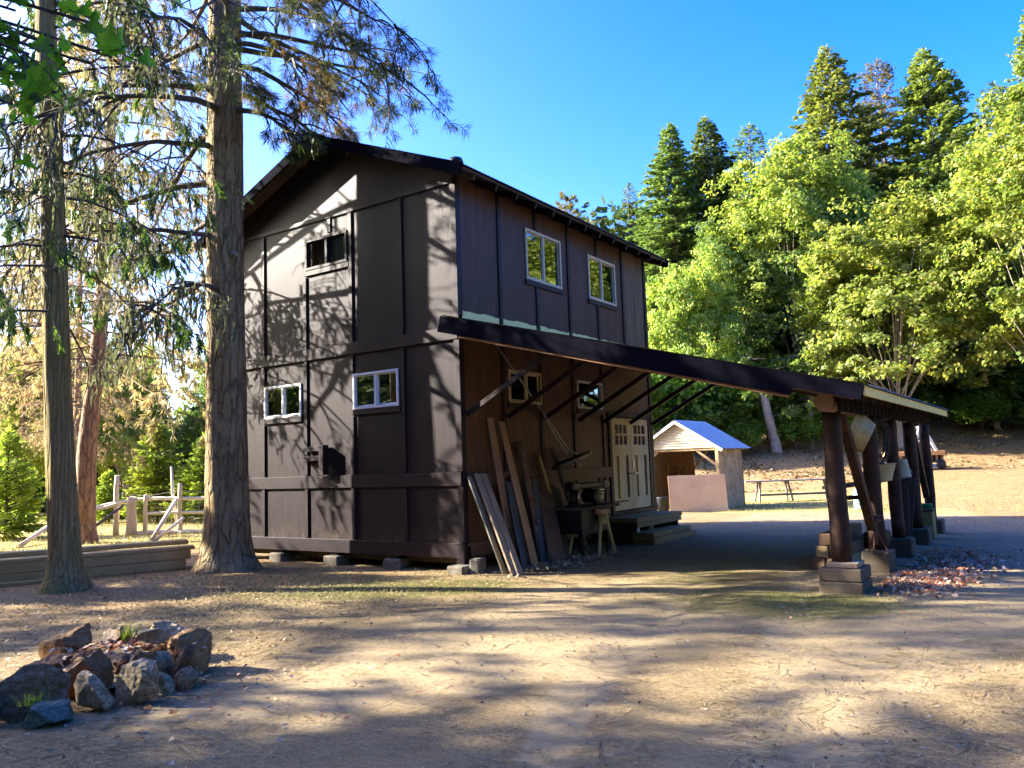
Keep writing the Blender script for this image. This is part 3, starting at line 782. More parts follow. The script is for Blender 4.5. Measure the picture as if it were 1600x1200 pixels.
for k, (x0, x1, y0, y1, h) in enumerate(BL):
    mb = MB()
    if k == 0:
        mb.box(x0, x1, y0, y1, -.05, .14, .012); mb.box(x0+.004, x1-.006, y0+.003, y1-.004, .145, h-.005, .012)
    else: mb.box(x0, x1, y0, y1, -.05, h, .02)
    bl = mb.build('post_block', M['blockw'], lt)
    cxp, cyp = (x0+x1)/2-.03, (y0+y1)/2-.0; zt = h
    if k == 0:
        mb = MB(); mb.box(x0+.09, x1-.06, y0+.07, y1-.08, h, h+.055, .006); mb.build('cap_plank', M['plankg'], bl); zt = h+.055
    if k == 1: cyp += .12
    mb = MB(); rr = (.118, .118, .10, .11, .10)[k]
    pz = np.linspace(zt, 2.2, 9)
    mb.tube([(cxp+.007*math.sin(i*1.1+k), cyp+.006*math.cos(i*1.4+k)+(-.06*i/8 if k == 2 else 0), z) for i, z in enumerate(pz)], [rr*(1.02-.08*i/8+.03*math.sin(i*2+k)) for i in range(9)], 14, wob=.02)
    mb.build('post', M['post'], lt)
for (p0, p1, wd) in (((5.6, .9, 2.2), (5.66, 2.02, .62), .15), ((5.62, 6.75, 2.16), (5.66, 7.75, .75), .12), ((5.6, 2.65, 1.02), (5.2, 2.2, 1.02), .06)):
    mb = MB(); mb.bar(p0, p1, wd, .11, (1, 0, 0)); mb.build('diagonal_brace', M['post'], lt)
for y in (.12, 1.3, 2.48, 3.78, 4.87, 6.1, 7.3):
    mb = MB(); mb.bar((.035, y, 2.5), (1.74, y, 3.40), .085, .045, (0, 1, 0)); mb.build('wall_brace', M['trim_x'], lt)
mb = MB(); mb.bar((5.36, 1.12, 1.22), (5.56, 6.2, 1.2), .24, .04, (0, 0, 1)); mb.build('shelf_board', M['plankd'], lt)

# door step
st = thing('door_step', 'two-tier plank step below the barn double door', 'step', (.6, 5.6, 0))
mb = MB(); mb.box(.06, .8, 4.62, 6.95, .40, .50, .01); mb.build('landing', M['stepw'], st)
mb = MB(); mb.box(.76, .80, 4.66, 6.9, .31, .395); mb.build('apron_board', M['stepw'], st)
for y in (4.7, 6.8): MB().box(.1, .74, y, y+.06, 0, .397).build('support', M['plankd'], st)
mb = MB(); mb.box(.70, 1.17, 4.6, 6.5, .135, .22, .008); mb.build('lower_step', M['stepw'], st)
mb = MB(); mb.box(.74, 1.22, 4.5, 6.62, -.02, .13, .008); mb.build('lower_beam', M['stepw'], st)
tag(MB().box(.5, .58, 5.75, 5.79, .0, .36).box(.5, .58, 5.83, 5.87, 0, .36).build('wooden_stake', M['whitewood'], loc=(.54, 5.8, 0)), 'pair of white stakes standing under the door step landing', 'stake')

# ------------------------------------------------------------------ planks leaning on the barn
PG = 'planks leaning against the barn wall'
def plank(name, label, base, top, wdt, thk, mat, cat='plank', group=PG, paper=False, z0=0):
    b, t = Vector((base[0], base[1], z0)), Vector(top)
    z = (t-b); L = z.length; z.normalize(); y = Vector((0, 1, 0)); y = (y - z*y.dot(z)).normalized(); x = y.cross(z)
    mb = MB(); mb.obox(Matrix.Translation((0, 0, L/2)), thk, wdt, L, .004)
    o = mb.build(name, M[mat], loc=(0, 0, 0)); tag(o, label, cat, group)
    Mx = Matrix((x, y, z)).transposed().to_4x4(); Mx.translation = b; o.matrix_world = Mx
    o.location = b; o.rotation_euler = Mx.to_euler()
    if paper:
        m2 = MB(); m2.box(thk/2, thk/2+.002, -.045, .045, .22, .62, .0005)
        p = m2.build('paper_label', M['paper']); p.parent = o
        m3 = MB(); q = random.Random(3)
        for k in range(26):
            zz = .25+q.random()*.24; yy = q.uniform(-.035, .03)
            m3.box(thk/2+.002, thk/2+.003, yy, yy+q.uniform(.005, .02), zz, zz+q.uniform(.006, .018), .0002)
        m3.box(thk/2+.002, thk/2+.003, -.04, .04, .48, .488, .0002)
        i = m3.build('print', M['ink']); i.parent = p
    return o
plank('leaning_plank', 'short greenish grey plank, the thinnest and nearest the barn corner', (.74, .04), (.09, .06, 1.50), .10, .03, 'plankgr')
plank('leaning_plank', 'short pale grey plank between the greenish one and the wider tan grey one', (.98, -.06), (.10, .25, 1.54), .115, .04, 'plankg')
plank('leaning_plank', 'short tan grey plank, right one of the three short planks at the corner', (1.00, .09), (.10, .43, 1.53), .12, .04, 'plankg')
plank('leaning_plank', 'tall brown plank behind the short grey planks, reaching highest on the wall', (.33, .92), (.06, .72, 2.47), .15, .04, 'plankb')
plank('leaning_plank', 'tall fresh orange pine plank with knots, right of the tall brown one', (.87, .73), (.07, 1.03, 2.41), .14, .04, 'planko')
plank('leaning_plank', 'blue grey plank lying low between the two tall brown planks', (.74, .62), (.12, 1.1, 1.38), .12, .03, 'plankblue')
plank('leaning_plank', 'dark wide plank half hidden behind the fresh pine plank', (.66, .78), (.1, 1.32, 1.45), .22, .03, 'plankd')
plank('leaning_plank', 'grey plank stained red at the top with a white paper label near its foot', (.60, 1.36), (.06, 1.66, 1.96), .15, .03, 'plankred', paper=True)
plank('leaning_plank', 'dark plank close behind the red stained one', (.42, 1.52), (.05, 1.6, 2.06), .18, .025, 'plankd')
plank('leaning_plank', 'dark blue plank between the red stained plank and the wide brown board', (.76, 1.16), (.1, 1.95, 1.42), .14, .03, 'plankblue')
plank('leaning_plank', 'thin reddish brown slat standing above the wide brown board', (.4, 2.3), (.05, 2.2, 1.85), .12, .02, 'plankw')
plank('wooden_stick', 'short yellow stick poking up behind the wide brown board', (.5, 2.35), (.07, 2.22, 1.80), .06, .03, 'yellow', 'stick')
plank('leaning_board', 'wide reddish brown board with dark stains leaning left of the saw', (.92, 1.33), (.1, 2.25, 1.34), .40, .03, 'plankw', 'board')
plank('leaning_board', 'wide black board behind the reddish brown board', (.62, 1.95), (.08, 2.6, 1.25), .45, .03, 'plankd', 'board')
plank('black_post', 'slim black post with a pale tip leaning between wide board and saw', (.55, 3.0), (.10, 2.58, 1.95), .11, .05, 'plankd', 'post')
tl = thing('pole_saw', 'long thin metal rods with a thick black crossbar slanting down the barn wall', 'tool', (.25, 2.8, 1.5))
mb = MB(); mb.tube([(.22, .74, 3.70), (.27, 3.36, 1.57)], .011, 8); mb.build('rod', M['steel'], tl)
mb = MB(); mb.tube([(.25, 2.1, 2.55), (.29, 3.05, 1.62)], .010, 8); mb.build('rod', M['steel'], tl)
mb = MB(); mb.tube([(.30, 2.3, 1.58), (.30, 2.5, 1.62), (.30, 3.2, 1.75), (.30, 3.66, 1.84)], [.04, .065, .06, .045], 10); mb.build('crossbar', M['blackmetal'], tl)
mb = MB(); mb.tube([(.30, 3.66, 1.84), (.30, 3.72, 1.851)], .03, 8); mb.tube([(.3, 3.3, 1.79), (.28, 2.95, 1.9), (.27, 2.85, 1.83)], .006, 5); mb.build('end_cap', M['white'], tl)

# ------------------------------------------------------------------ radial arm saw, trestle
sw = thing('radial_arm_saw', 'dark radial arm saw on a bench beside the barn door', 'saw', (.65, 2.75, 0))
mb = MB(); mb.box(.3, 1.0, 2.08, 3.5, .83, .88, .004); mb.build('table', M['plankd'], sw)
mb = MB(); mb.box(.34, .96, 2.1, 3.1, .42, .83, .01); mb.build('cabinet', M['blackmetal'], sw)
for (x, y) in ((.36, 2.14), (.94, 2.14), (.36, 3.06), (.94, 3.06)):
    mb = MB(); mb.box(x-.025, x+.025, y-.025, y+.025, -.01, .42); mb.build('leg', M['blackmetal'], sw)
mb = MB(); mb.tube([(.68, 2.32, .88), (.68, 2.32, 1.2)], .055, 14); mb.tube([(.68, 2.32, .88), (.68, 2.32, .94)], .1, 14); mb.build('column', M['blackmetal'], sw)
mb = MB(); mb.tube([(.76, 2.36, .9), (.76, 2.36, 1.2)], .02, 10); mb.build('crank_rod', M['steel'], sw)
mb = MB(); mb.box(.61, .77, 2.16, 3.38, 1.185, 1.30, .03); mb.box(.60, .78, 2.16, 2.45, 1.16, 1.325, .03); mb.tube([(.69, 3.3, 1.3), (.69, 3.3, 1.36)], .018, 8); mb.build('arm', M['blackmetal'], sw)
mb = MB(); mb.box(.6, .79, 3.385, 3.45, 1.18, 1.31, .02); mb.tube([(.8, 3.42, 1.24), (.83, 3.42, 1.24)], .03, 10); mb.build('arm_cap', M['whitewood'], sw)
mb = MB(); Mx = Matrix.Translation((.6, 2.86, 1.05)) @ Matrix.Rotation(R(90), 4, 'Y')
mb.lathe([(0, 0), (.11, 0), (.13, .02), (.13, .2), (.11, .23), (0, .23)], 20, Mx); mb.box(.64, .74, 2.82, 2.92, 1.1, 1.19); mb.build('motor', M['blackmetal'], sw)
mb = MB(); Mx = Matrix.Translation((.84, 2.86, 1.02)) @ Matrix.Rotation(R(90), 4, 'Y')
mb.lathe([(0, 0), (.14, 0), (.165, .02), (.165, .05), (.14, .07), (0, .07)], 24, Mx); mb.build('blade_guard', M['blackmetal'], sw)
mb = MB(); mb.box(.7, .86, 2.98, 3.2, 1.14, 1.165); mb.box(.7, .86, 2.98, 3.16, 1.085, 1.11); mb.tube([(.8, 3.22, 1.16), (.8, 3.25, 1.08), (.8, 3.24, 1.0)], .012, 6); mb.box(.76, .84, 3.1, 3.16, .98, 1.05); mb.build('yoke_handle', M['steel'], sw)
tag(MB().box(.86, .96, 3.3, 4.0, .884, .905).build('offcut_strip', M['plankb'], loc=(.91, 3.6, .884)), 'thin brown strip of wood sticking out from the saw table', 'offcut')
th = thing('trestle', 'tan wooden trestle with splayed legs in front of the saw cabinet', 'trestle', (1.0, 2.75, 0))
mb = MB(); mb.box(.45, 1.12, 2.70, 2.80, .64, .73); mb.build('top_beam', M['yellow'], th)
for (x0, x1) in ((1.04, 1.08), (.52, .46)):
    for (y0, y1) in ((2.66, 2.45), (2.84, 3.08)):
        mb = MB(); mb.bar((x0, y0, .70), (x1, y1, -.01), .035, .07, (0, 1, 0)); mb.build('leg', M['yellow'], th)
mb = MB(); mb.box(1.06, 1.085, 2.62, 2.88, .56, .68); mb.build('gusset', M['yellow'], th)
tag(MB().box(.8, 1.1, 2.6, 2.92, .732, .82, .008).build('wood_block', M['pinkwood'], loc=(.95, 2.76, .732)), 'short pale pink wood block lying on top of the trestle', 'block')

# ------------------------------------------------------------------ under the lean-to roof
def tub(name, label, r0, r1, h, mat, Mx, loc, handles=True):
    t = thing(name, label, 'tub', loc)
    prof = [(0, 0), (r0, 0), (r0+.004, .01)]
    for k in range(1, 13):
        f = k/12; r = r0+(r1-r0)*f+(.008 if k in (8, 10) else 0); prof.append((r, h*f))
    prof += [(r1+.014, h-.004), (r1+.016, h+.012), (r1+.004, h+.014), (r1-.006, h), (r0-.008, .014), (0, .014)]
    mb = MB(); mb.lathe(prof, 36, Mx); mb.build('shell', M[mat], t)
    if handles:
        mb = MB()
        for s in (-1, 1):
            pts = [Mx @ Vector((s*(r1+.02+.03*math.sin(a)), -.08*math.cos(a), h-.06)) for a in np.linspace(0, math.pi, 7)]
            mb.tube(pts, .008, 6)
        mb.build('handle', M['steel'], t)
    return t
Mx = Matrix.Translation((5.46, 1.62, 1.93)) @ Matrix.Rotation(R(97), 4, 'Y') @ Matrix.Translation((0, 0, .0))
Mx = Matrix.Translation((5.80, 1.55, 1.86)) @ Matrix.Rotation(R(-62), 4, 'Y') @ Matrix.Rotation(R(12), 4, 'X')
tub('wash_tub', 'large round galvanised wash tub hanging sideways under the log beam', .21, .30, .27, 'galv', Mx, (5.7, 1.55, 1.55))
tub('bushel_tub', 'ribbed brownish galvanised tub standing on the shelf board between two log posts', .17, .235, .25, 'galv', Matrix.Translation((5.62, 3.12, 1.232)), (5.62, 3.12, 1.232), False)
Mx = Matrix.Translation((5.58, 4.95, 1.235)) @ Matrix.Identity(4)
bk = thing('tin_bucket', 'upside down pale green tin bucket behind the third log post', 'bucket', (5.66, 4.95, 1.235))
mb = MB(); mb.lathe([(.155, 0), (.15, .01), (.10, .29), (.095, .30), (0, .30)], 28, Matrix.Translation((5.66, 4.95, 1.235))); mb.build('shell', M['galv'], bk)
mb = MB(); mb.tube([(5.66+.16*math.cos(a), 4.95+.02, 1.25+.05-.14*math.sin(a)*0+.0*a+.10*math.sin(a)) for a in np.linspace(0, math.pi, 9)], .005, 5); mb.build('handle', M['steel'], bk)
for k, (y, lab, m_) in enumerate(((2.85, 'coil of black hose and wire hanging under the log beam', 'hose'), (3.25, 'coil of rusty fence wire hanging behind the black hose', 'rust'))):
    mb = MB(); q = random.Random(k)
    for j in range(7):
        rr = .26+q.uniform(-.05, .06); ph = q.uniform(0, .5); sx = q.uniform(.75, 1)
        pts = [(5.66+q.uniform(-.03, .03)*0+.05*(j-3)/3+rr*.5*math.cos(a)*sx, y+.12*math.sin(j)+rr*.55*math.cos(a), 1.83+rr*1.25*math.sin(a)+ph*.1) for a in np.linspace(0, 2*math.pi, 25)]
        mb.tube(pts, .010 if k == 0 else .006, 6, False)
    tag(mb.build('hanging_coil', M[m_], loc=(5.66, y, 1.6)), lab, 'coil')
lt2 = 'timbers stacked by the first post'
for k in range(3):
    for j in range(2):
        if k == 2 and j == 1: continue
        lab = {(0, 0): 'dark brown beam, bottom left one of the stack behind the nearest log post', (0, 1): 'bottom right beam of the short stack behind the nearest log post', (1, 0): 'middle left beam of the stack behind the nearest log post', (1, 1): 'middle right beam of the stack behind the nearest log post', (2, 0): 'topmost beam of the stack behind the nearest log post'}[k, j]
        mb = MB(); mb.obox(Matrix.Translation((5.0+.19*j+.02*k, 3.0, .09+.175*k)) @ Matrix.Rotation(R(-5+k*2), 4, 'Z'), .17, 2.0, .165, .008)
        tag(mb.build('stacked_beam', M['stepw'] if (k+j) % 2 else M['beltwood'], loc=(5.0+.19*j, 3.0, .09+.175*k)), lab, 'beam', lt2)
jk = thing('jack_stand', 'rusty three-legged jack stand standing on the second post block', 'jack stand', (5.70, 2.02, .29))
mb = MB(); mb.tube([(5.7, 2.03, .38), (5.7, 2.03, .72)], .028, 10); mb.build('column', M['rust'], jk)
for a in (-100, 20, 140):
    ca, sa = math.cos(R(a)), math.sin(R(a))
    mb = MB(); mb.bar((5.7+.02*ca, 2.03+.02*sa, .56), (5.7+.15*ca, 2.03+.15*sa*.6, .285), .022, .022, (0, 0, 1)); mb.build('leg', M['rust'], jk)
mb = MB(); mb.lathe([(0, .70), (.07, .70), (.085, .72), (.085, .735), (.05, .74), (.05, .76), (.09, .78), (.09, .79), (0, .795)], 18, Matrix.Translation((5.7, 2.03, 0))); mb.build('head', M['rust'], jk)
gx = thing('rusty_tin', 'green tin box with a rusty top beside the last log post', 'tin box', (5.72, 7.0, 0))
mb = MB(); mb.box(5.6, 5.85, 6.85, 7.2, 0, .52, .02); mb.build('box', M['greenbox'], gx)
mb = MB(); mb.box(5.59, 5.86, 6.84, 7.21, .522, .56, .008); mb.build('lid', M['rust'], gx)
mb = MB()
for j in range(7):
    rr = .10+.012*math.sin(j*2); mb.tube([(5.73+rr*math.cos(a), 7.03+rr*math.sin(a), .575+.012*j+.006*math.sin(3*a+j)) for a in np.linspace(0, 6.283, 21)], .008, 6, False)
tag(mb.build('rope_coil', M['green'], loc=(5.73, 7.03, .57)), 'bright green coil of hose on the rusty tin box', 'coil')
mb = MB(); mb.bar((5.55, 5.35, 0), (5.62, 5.25, 1.05), .16, .03, (0, 1, 0)); mb.bar((5.5, 5.5, 0), (5.66, 5.6, 1.2), .26, .03, (0, 1, 0))
tag(mb.build('dark_board', M['plankd'], loc=(5.55, 5.4, 0)), 'dark boards standing between the third and fourth log posts', 'boards')
ch = thing('wheel_cultivator', 'old black garden implement with wooden handles between the second and third posts', 'implement', (5.35, 3.1, 0))
mb = MB(); mb.bar((5.3, 3.55, .25), (5.5, 2.75, .72), .04, .035, (0, 1, 0)); mb.bar((5.5, 3.6, .25), (5.66, 2.85, .78), .04, .035, (0, 1, 0)); mb.build('handle', M['whitewood'], ch)
mb = MB(); mb.tube([(5.4+.0*a, 3.55+.24*math.cos(a), .24+.24*math.sin(a)) for a in np.linspace(0, 6.283, 25)], .014, 6, False)
for a in np.linspace(0, 3.1416, 5)[:-1]: mb.tube([(5.4, 3.55+.24*math.cos(a), .24+.24*math.sin(a)), (5.4, 3.55-.24*math.cos(a), .24-.24*math.sin(a))], .006, 5)
mb.build('wheel', M['blackmetal'], ch)
mb = MB(); mb.box(5.3, 5.62, 3.2, 3.7, .2, .45, .03); mb.build('frame', M['blackmetal'], ch)
cn = thing('water_can', 'pale blue plastic can seen low between the first two posts', 'can', (2.95, 15.2, 0))
mb = MB(); mb.lathe([(0, 0), (.17, 0), (.18, .02), (.18, .5), (.15, .58), (.06, .62), (.06, .68), (0, .68)], 20, Matrix.Translation((2.95, 15.2, 0))); mb.build('body', M['cyan'], cn)
mb = MB(); mb.tube([(2.95, 15.02, .5), (2.95, 14.9, .45), (2.95, 14.9, .2), (2.95, 15.02, .15)], .02, 8); mb.build('handle', M['cyan'], cn)

# ------------------------------------------------------------------ open shed, plywood, bench, wagon
sh = thing('open_shed', 'small open-fronted shed with sky-tinted metal roof behind the barn', 'shed', (-2.36, 15.6, 0))
ax, az, ex, ez = -2.36, 2.93, 1.45, 2.02
sl_ = (az-ez)/ex
mb = MB(); ys = np.arange(14.28, 17.12, .025)
for s in (-1, 1):
    vs = [(ax+s*xx, y, az-sl_*xx+.008*math.cos(2*math.pi*y/.1)) for y in ys for xx in (0, ex+.12)]
    mb.add(vs, [(2*i, 2*i+1, 2*i+3, 2*i+2) for i in range(len(ys)-1)], True)
srf = mb.build('roof', M['skytintroof'], sh)
mb = MB()
for s in (-1, 1):
    mb.bar((ax, 14.3, az-.07), (ax+s*(ex+.1), 14.3, az-.07-sl_*(ex+.1)), .1, .03, (0, 1, 0))
    mb.build('rake_board', M['whitewood'], srf); mb = MB()
mb = MB()
for y in np.arange(14.4, 17, .42):
    for s in (-1, 1): mb.bar((ax, y, az-.08), (ax+s*(ex+.04), y, az-.08-sl_*(ex+.04)), .1, .04, (0, 1, 0))
mb.build('rafter', M['shedw'], srf)
zs = np.arange(1.98, az-.14, .012); mb = MB(); vs = []
for z in zs:
    hwid = (az-.12-z)/sl_; yo = 14.44+.012*math.cos(2*math.pi*z/.085); vs += [(ax-min(hwid, 1.38), yo, z), (ax+min(hwid, 1.38), yo, z)]
mb.add(vs, [(2*i, 2*i+1, 2*i+3, 2*i+2) for i in range(len(zs)-1)], True); mb.build('gable', M['corrug'], sh)
mb = MB(); mb.box(ax+1.30, ax+1.36, 14.62, 16.75, -.02, 2.0, .004); mb.build('side_wall', M['shedw'], sh)
mb = MB(); mb.box(ax-1.40, ax-1.34, 14.62, 16.75, -.02, 2.0, .004); mb.build('side_wall', M['shedin'], sh)
mb = MB(); mb.box(ax-1.34, ax-.35, 16.7, 16.76, -.02, 2.0); mb.box(ax-1.34, ax-.35, 16.66, 16.698, 1.0, 1.12); mb.box(ax-1.34, ax-.35, 16.66, 16.698, 1.7, 1.82); mb.build('back_wall', M['shedin'], sh)
for x in (ax-1.37, ax+1.30):
    for y in (14.52, 16.72):
        mb = MB(); mb.box(x-.05, x+.06, y-.05, y+.06, -.02, 1.98); mb.build('post', M['shedw'], sh)
mb = MB(); mb.box(ax-1.42, ax+1.42, 14.46, 14.56, 1.9, 1.98); mb.box(ax-1.42, ax+1.42, 16.72, 16.80, 1.9, 1.98); mb.build('tie_beam', M['shedw'], sh)
for (p, q) in (((ax+1.28, 14.5, 1.42), (ax+.62, 14.5, 1.92)), ((ax-1.3, 14.5, 1.42), (ax-.7, 14.5, 1.92)), ((ax-.35, 16.7, 1.3), (ax+.15, 16.7, 1.9))):
    mb = MB(); mb.bar(p, q, .08, .04, (0, 1, 0)); mb.build('brace', M['shedw'], sh)
pw = MB(); pw.obox(Matrix.Translation((0, 0, .57)), 1.8, .02, 1.16, .003)
po = pw.build('plywood_sheet', M['ply']); tag(po, 'pinkish plywood sheet standing on edge in front of the open shed', 'plywood')
po.location = (-1.50, 13.86, 0); po.rotation_euler = (R(-9), 0, math.atan2(.98, 1.5))
for k in range(4):
    x = -3.05+.13*k; mb = MB(); mb.tube([(x+.05, 15.2+.05*k, .0), (x-.12, 15.85+.04*k, 1.35+.05*math.sin(k*3))], .02, 7); mb.box(x-.2, x-.05, 15.82+.04*k, 15.9+.04*k, 1.33+.05*math.sin(k*3), 1.37+.05*math.sin(k*3))
    tag(mb.build('garden_tool', M['plankd'], loc=(x, 15.2, 0)), 'dark long-handled tool leaning inside the open shed', 'tool', 'tools leaning inside the shed')
mb = MB(); mb.lathe([(0, 0), (.16, 0), (.2, .42), (.215, .44), (.215, .46), (.19, .45), (.155, .02), (0, .02)], 22, Matrix.Translation((-2.72, 13.9, 0)))
tag(mb.build('dark_bin', M['bucketdark'], loc=(-2.72, 13.9, 0)), 'dark plastic bin beside the plywood sheet and barn corner', 'bin')
tag(MB().box(-2.99, -2.92, 13.72, 13.78, 0, .32).build('white_stake', M['whitewood'], loc=(-2.95, 13.75, 0)), 'short white stake in the grass beside the dark bin', 'stake')

bn = thing('trestle_bench', 'long silver grey wooden table on splayed trestle legs beside the shed', 'table', (-.2, 19.6, 0))
bt = tz(-.2, 19.6); q0 = Vector((-1.6, 18.55, bt)); q1 = Vector((1.2, 20.45, bt)); dr_ = (q1-q0).normalized(); nr = Vector((-dr_.y, dr_.x, 0))
def bp(u, v, z): p = q0+dr_*u+nr*v; return (p.x, p.y, bt+z)
mb = MB(); Lb = (q1-q0).length
for v in (-.17, .0, .17): mb.bar(bp(0, v, .75), bp(Lb, v, .75), .16, .045, (0, 0, 1))
mb.build('top', M['greytop'], bn)
for u in (.55, 1.55, 2.95):
    for v in (-1, 1):
        mb = MB(); mb.bar(bp(u, v*.12, .73), bp(u+(-.1 if u < 1 else .1), v*.3, -.02), .05, .09, tuple(nr)); mb.build('leg', M['greywood'], bn)
    mb = MB(); mb.bar(bp(u, -.22, .69), bp(u, .22, .69), .05, .09); mb.build('cleat', M['greywood'], bn)
mb = MB(); mb.bar(bp(.5, 0, .25), bp(3.0, 0, .25), .05, .08); mb.build('stretcher', M['greytop'], bn)

wx, wy = site(18.6, 36.5); wz = tz(wx, wy)
wg = thing('lumber_wagon', 'low wagon carrying an orange slab with a white frame on top, far right', 'wagon', (wx, wy, wz))
def wp(u, v, z): return (wx+u*CA-v*SA, wy+u*SA+v*CA, wz+z)
def wbox(name, u0, u1, v0, v1, z0, z1, mat):
    Mx = Matrix.Translation(wp((u0+u1)/2, (v0+v1)/2, (z0+z1)/2)) @ Matrix.Rotation(YAW, 4, 'Z')
    mb = MB(); mb.obox(Mx, u1-u0, v1-v0, z1-z0, .01); return mb.build(name, M[mat], wg)
wbox('slab', -1.6, .75, -.5, .6, .62, .82, 'orangew'); wbox('bed', -1.6, .72, -.45, .5, .28, .36, 'plankd'); wbox('skid', -1.6, .68, -.48, -.36, .06, .22, 'bluepaint'); wbox('skid', -1.6, .68, .36, .48, .06, .22, 'bluepaint')
for u in (-1.3, -.75, -.2, .1, .35, .6): wbox('stud', u, u+.1, -.42, .45, .36, .62, 'shedin')
for u in (-1.2, .5):
    mb = MB(); Mx = Matrix.Translation(wp(u, -.55, .2)) @ Matrix.Rotation(YAW, 4, 'Z') @ Matrix.Rotation(R(90), 4, 'X')
    mb.lathe([(0, -.05), (.1, -.05), (.2, -.04), (.2, .04), (.1, .05), (0, .05)], 18, Mx); mb.build('wheel', M['blackmetal'], wg)
for a, b in (((-.55, .82), (-.12, 1.95)), ((.52, .82), (-.02, 1.95))):
    for v in (-.2, .3):
        mb = MB(); mb.bar(wp(a[0], v, a[1]), wp(b[0], v, b[1]), .08, .12, (0, 0, 1)); mb.build('frame_leg', M['whitewood'], wg)
mb = MB(); mb.bar(wp(-.4, -.22, 1.28), wp(.32, -.22, 1.28), .05, .1); mb.build('frame_rail', M['whitewood'], wg)

# ------------------------------------------------------------------ timber pile at the left
tp = Vector((-5.28, -1.30, 0)); td = Vector((-.42, -.908, 0)).normalized(); tn = Vector((td.y, -td.x, 0))
if tn.x > 0: tn = -tn
TG = 'long timbers stacked at the left'
lab = {(0, 0): 'bottom front timber of the long mossy pile at left', (0, 1): 'bottom rear timber of the long mossy pile at left', (1, 0): 'middle front timber of the long mossy pile at left', (1, 1): 'middle rear timber of the long mossy pile at left', (2, 0): 'thin top front board of the long mossy timber pile', (2, 1): 'topmost rear board of the long mossy timber pile'}
zz = [0, .17, .335]; hh = [.165, .16, .07]
for k in range(3):
    for j in range(2):
        u0 = (.1, .02, -.05)[k]+.06*j; v = .10+.34*j
        p0 = tp+td*u0+tn*v; p1 = tp+td*(u0+6.2)+tn*(v+.02*k)
        z = zz[k]+hh[k]/2+(.08 if (k == 2 and j == 1) else 0)
        mb = MB(); mb.bar((p0.x, p0.y, z), (p1.x, p1.y, z), .31, hh[k] if not (k == 2 and j) else .08, (0, 0, 1), .012)
        tag(mb.build('stacked_timber', M['timber'], loc=(p0.x, p0.y, zz[k])), lab[k, j], 'timber', TG)
mb = MB(); a = tp+td*2.3-tn*.25; b = tp+td*5.2-tn*.33; mb.bar((a.x, a.y, .03), (b.x, b.y, .03), .1, .06)
tag(mb.build('loose_board', M['timber'], loc=(a.x, a.y, 0)), 'loose board on the ground before the long timber pile', 'board')

# ------------------------------------------------------------------ fence
fn = thing('corral_fence', 'bleached pole fence with two rails and wire beyond the timber pile', 'fence', (-14.5, 3.0, tz(-14.5, 3.0)))
gz = lambda x, y: tz(x, y)
for (x, y, h, r) in ((-14.62, 3.0, 1.1, .16), (-14.25, 3.2, 1.15, .07), (-15.0, 2.75, 1.75, .09), (-13.4, 3.75, 1.45, .075), (-12.2, 4.5, 1.2, .08), (-10.6, 5.5, 1.2, .08)):
    mb = MB(); g0 = gz(x, y); mb.tube([(x+.02*math.sin(i*2+x), y, g0-.1+(h+.1)*i/5) for i in range(6)], [r*(1-.05*i) for i in range(6)], 9, wob=.06); mb.build('post', M['fpost'], fn)
for (p, q, r) in (((-14.6, 3.02, 1.02), (-10.5, 5.6, .98), .05), ((-14.25, 3.2, .60), (-10.5, 5.6, .58), .045), ((-14.62, 3.0, 1.0), (-15.9, 2.0, .66), .05), ((-14.9, 2.8, .95), (-16.6, 1.6, .62), .045), ((-14.5, 3.05, .03), (-10.8, 5.3, .03), .08)):
    mb = MB(); p = Vector((p[0], p[1], p[2]+gz(p[0], p[1]))); q = Vector((q[0], q[1], q[2]+gz(q[0], q[1])))
    mb.tube([p.lerp(q, i/6)+Vector((0, 0, .02*math.sin(i*1.7))) for i in range(7)], [r*(1+.08*math.sin(i)) for i in range(7)], 8, wob=.04); mb.build('rail', M['railw'], fn)
mb = MB(); g0 = gz(-14, 3)
for k in range(8):
    z = .12+.11*k; mb.tube([(-14.4, 3.1, g0+z), (-12.4, 4.35, g0+z-.01), (-10.5, 5.55, g0+z)], .004, 4, False)
for t in np.arange(0, 1, .035): mb.tube([(-14.4+3.9*t, 3.1+2.45*t, g0+.1), (-14.4+3.9*t, 3.1+2.45*t, g0+.95)], .003, 4, False)
mb.tube([(-15.0, 2.75, g0+1.2), (-14.2, 3.3, g0+1.12), (-13.4, 3.75, g0+1.25)], .005, 4, False); mb.tube([(-13.4, 3.75, g0+1.25), (-12.6, 4.2, g0+1.13), (-10.6, 5.5, g0+1.15)], .005, 4, False)
mb.build('wire_mesh', M['wire'], fn)
tag(MB().tube([(-13.55, 3.85, gz(-13.5, 3.8)-.1), (-13.68, 3.72, gz(-13.5, 3.8)+1.0), (-13.72, 3.68, gz(-13.5, 3.8)+1.95)], [.055, .05, .035], 8).build('tall_pole', M['fpost'], loc=(-13.6, 3.8, 0)), 'tall thin bleached pole rising above the pole fence', 'pole')
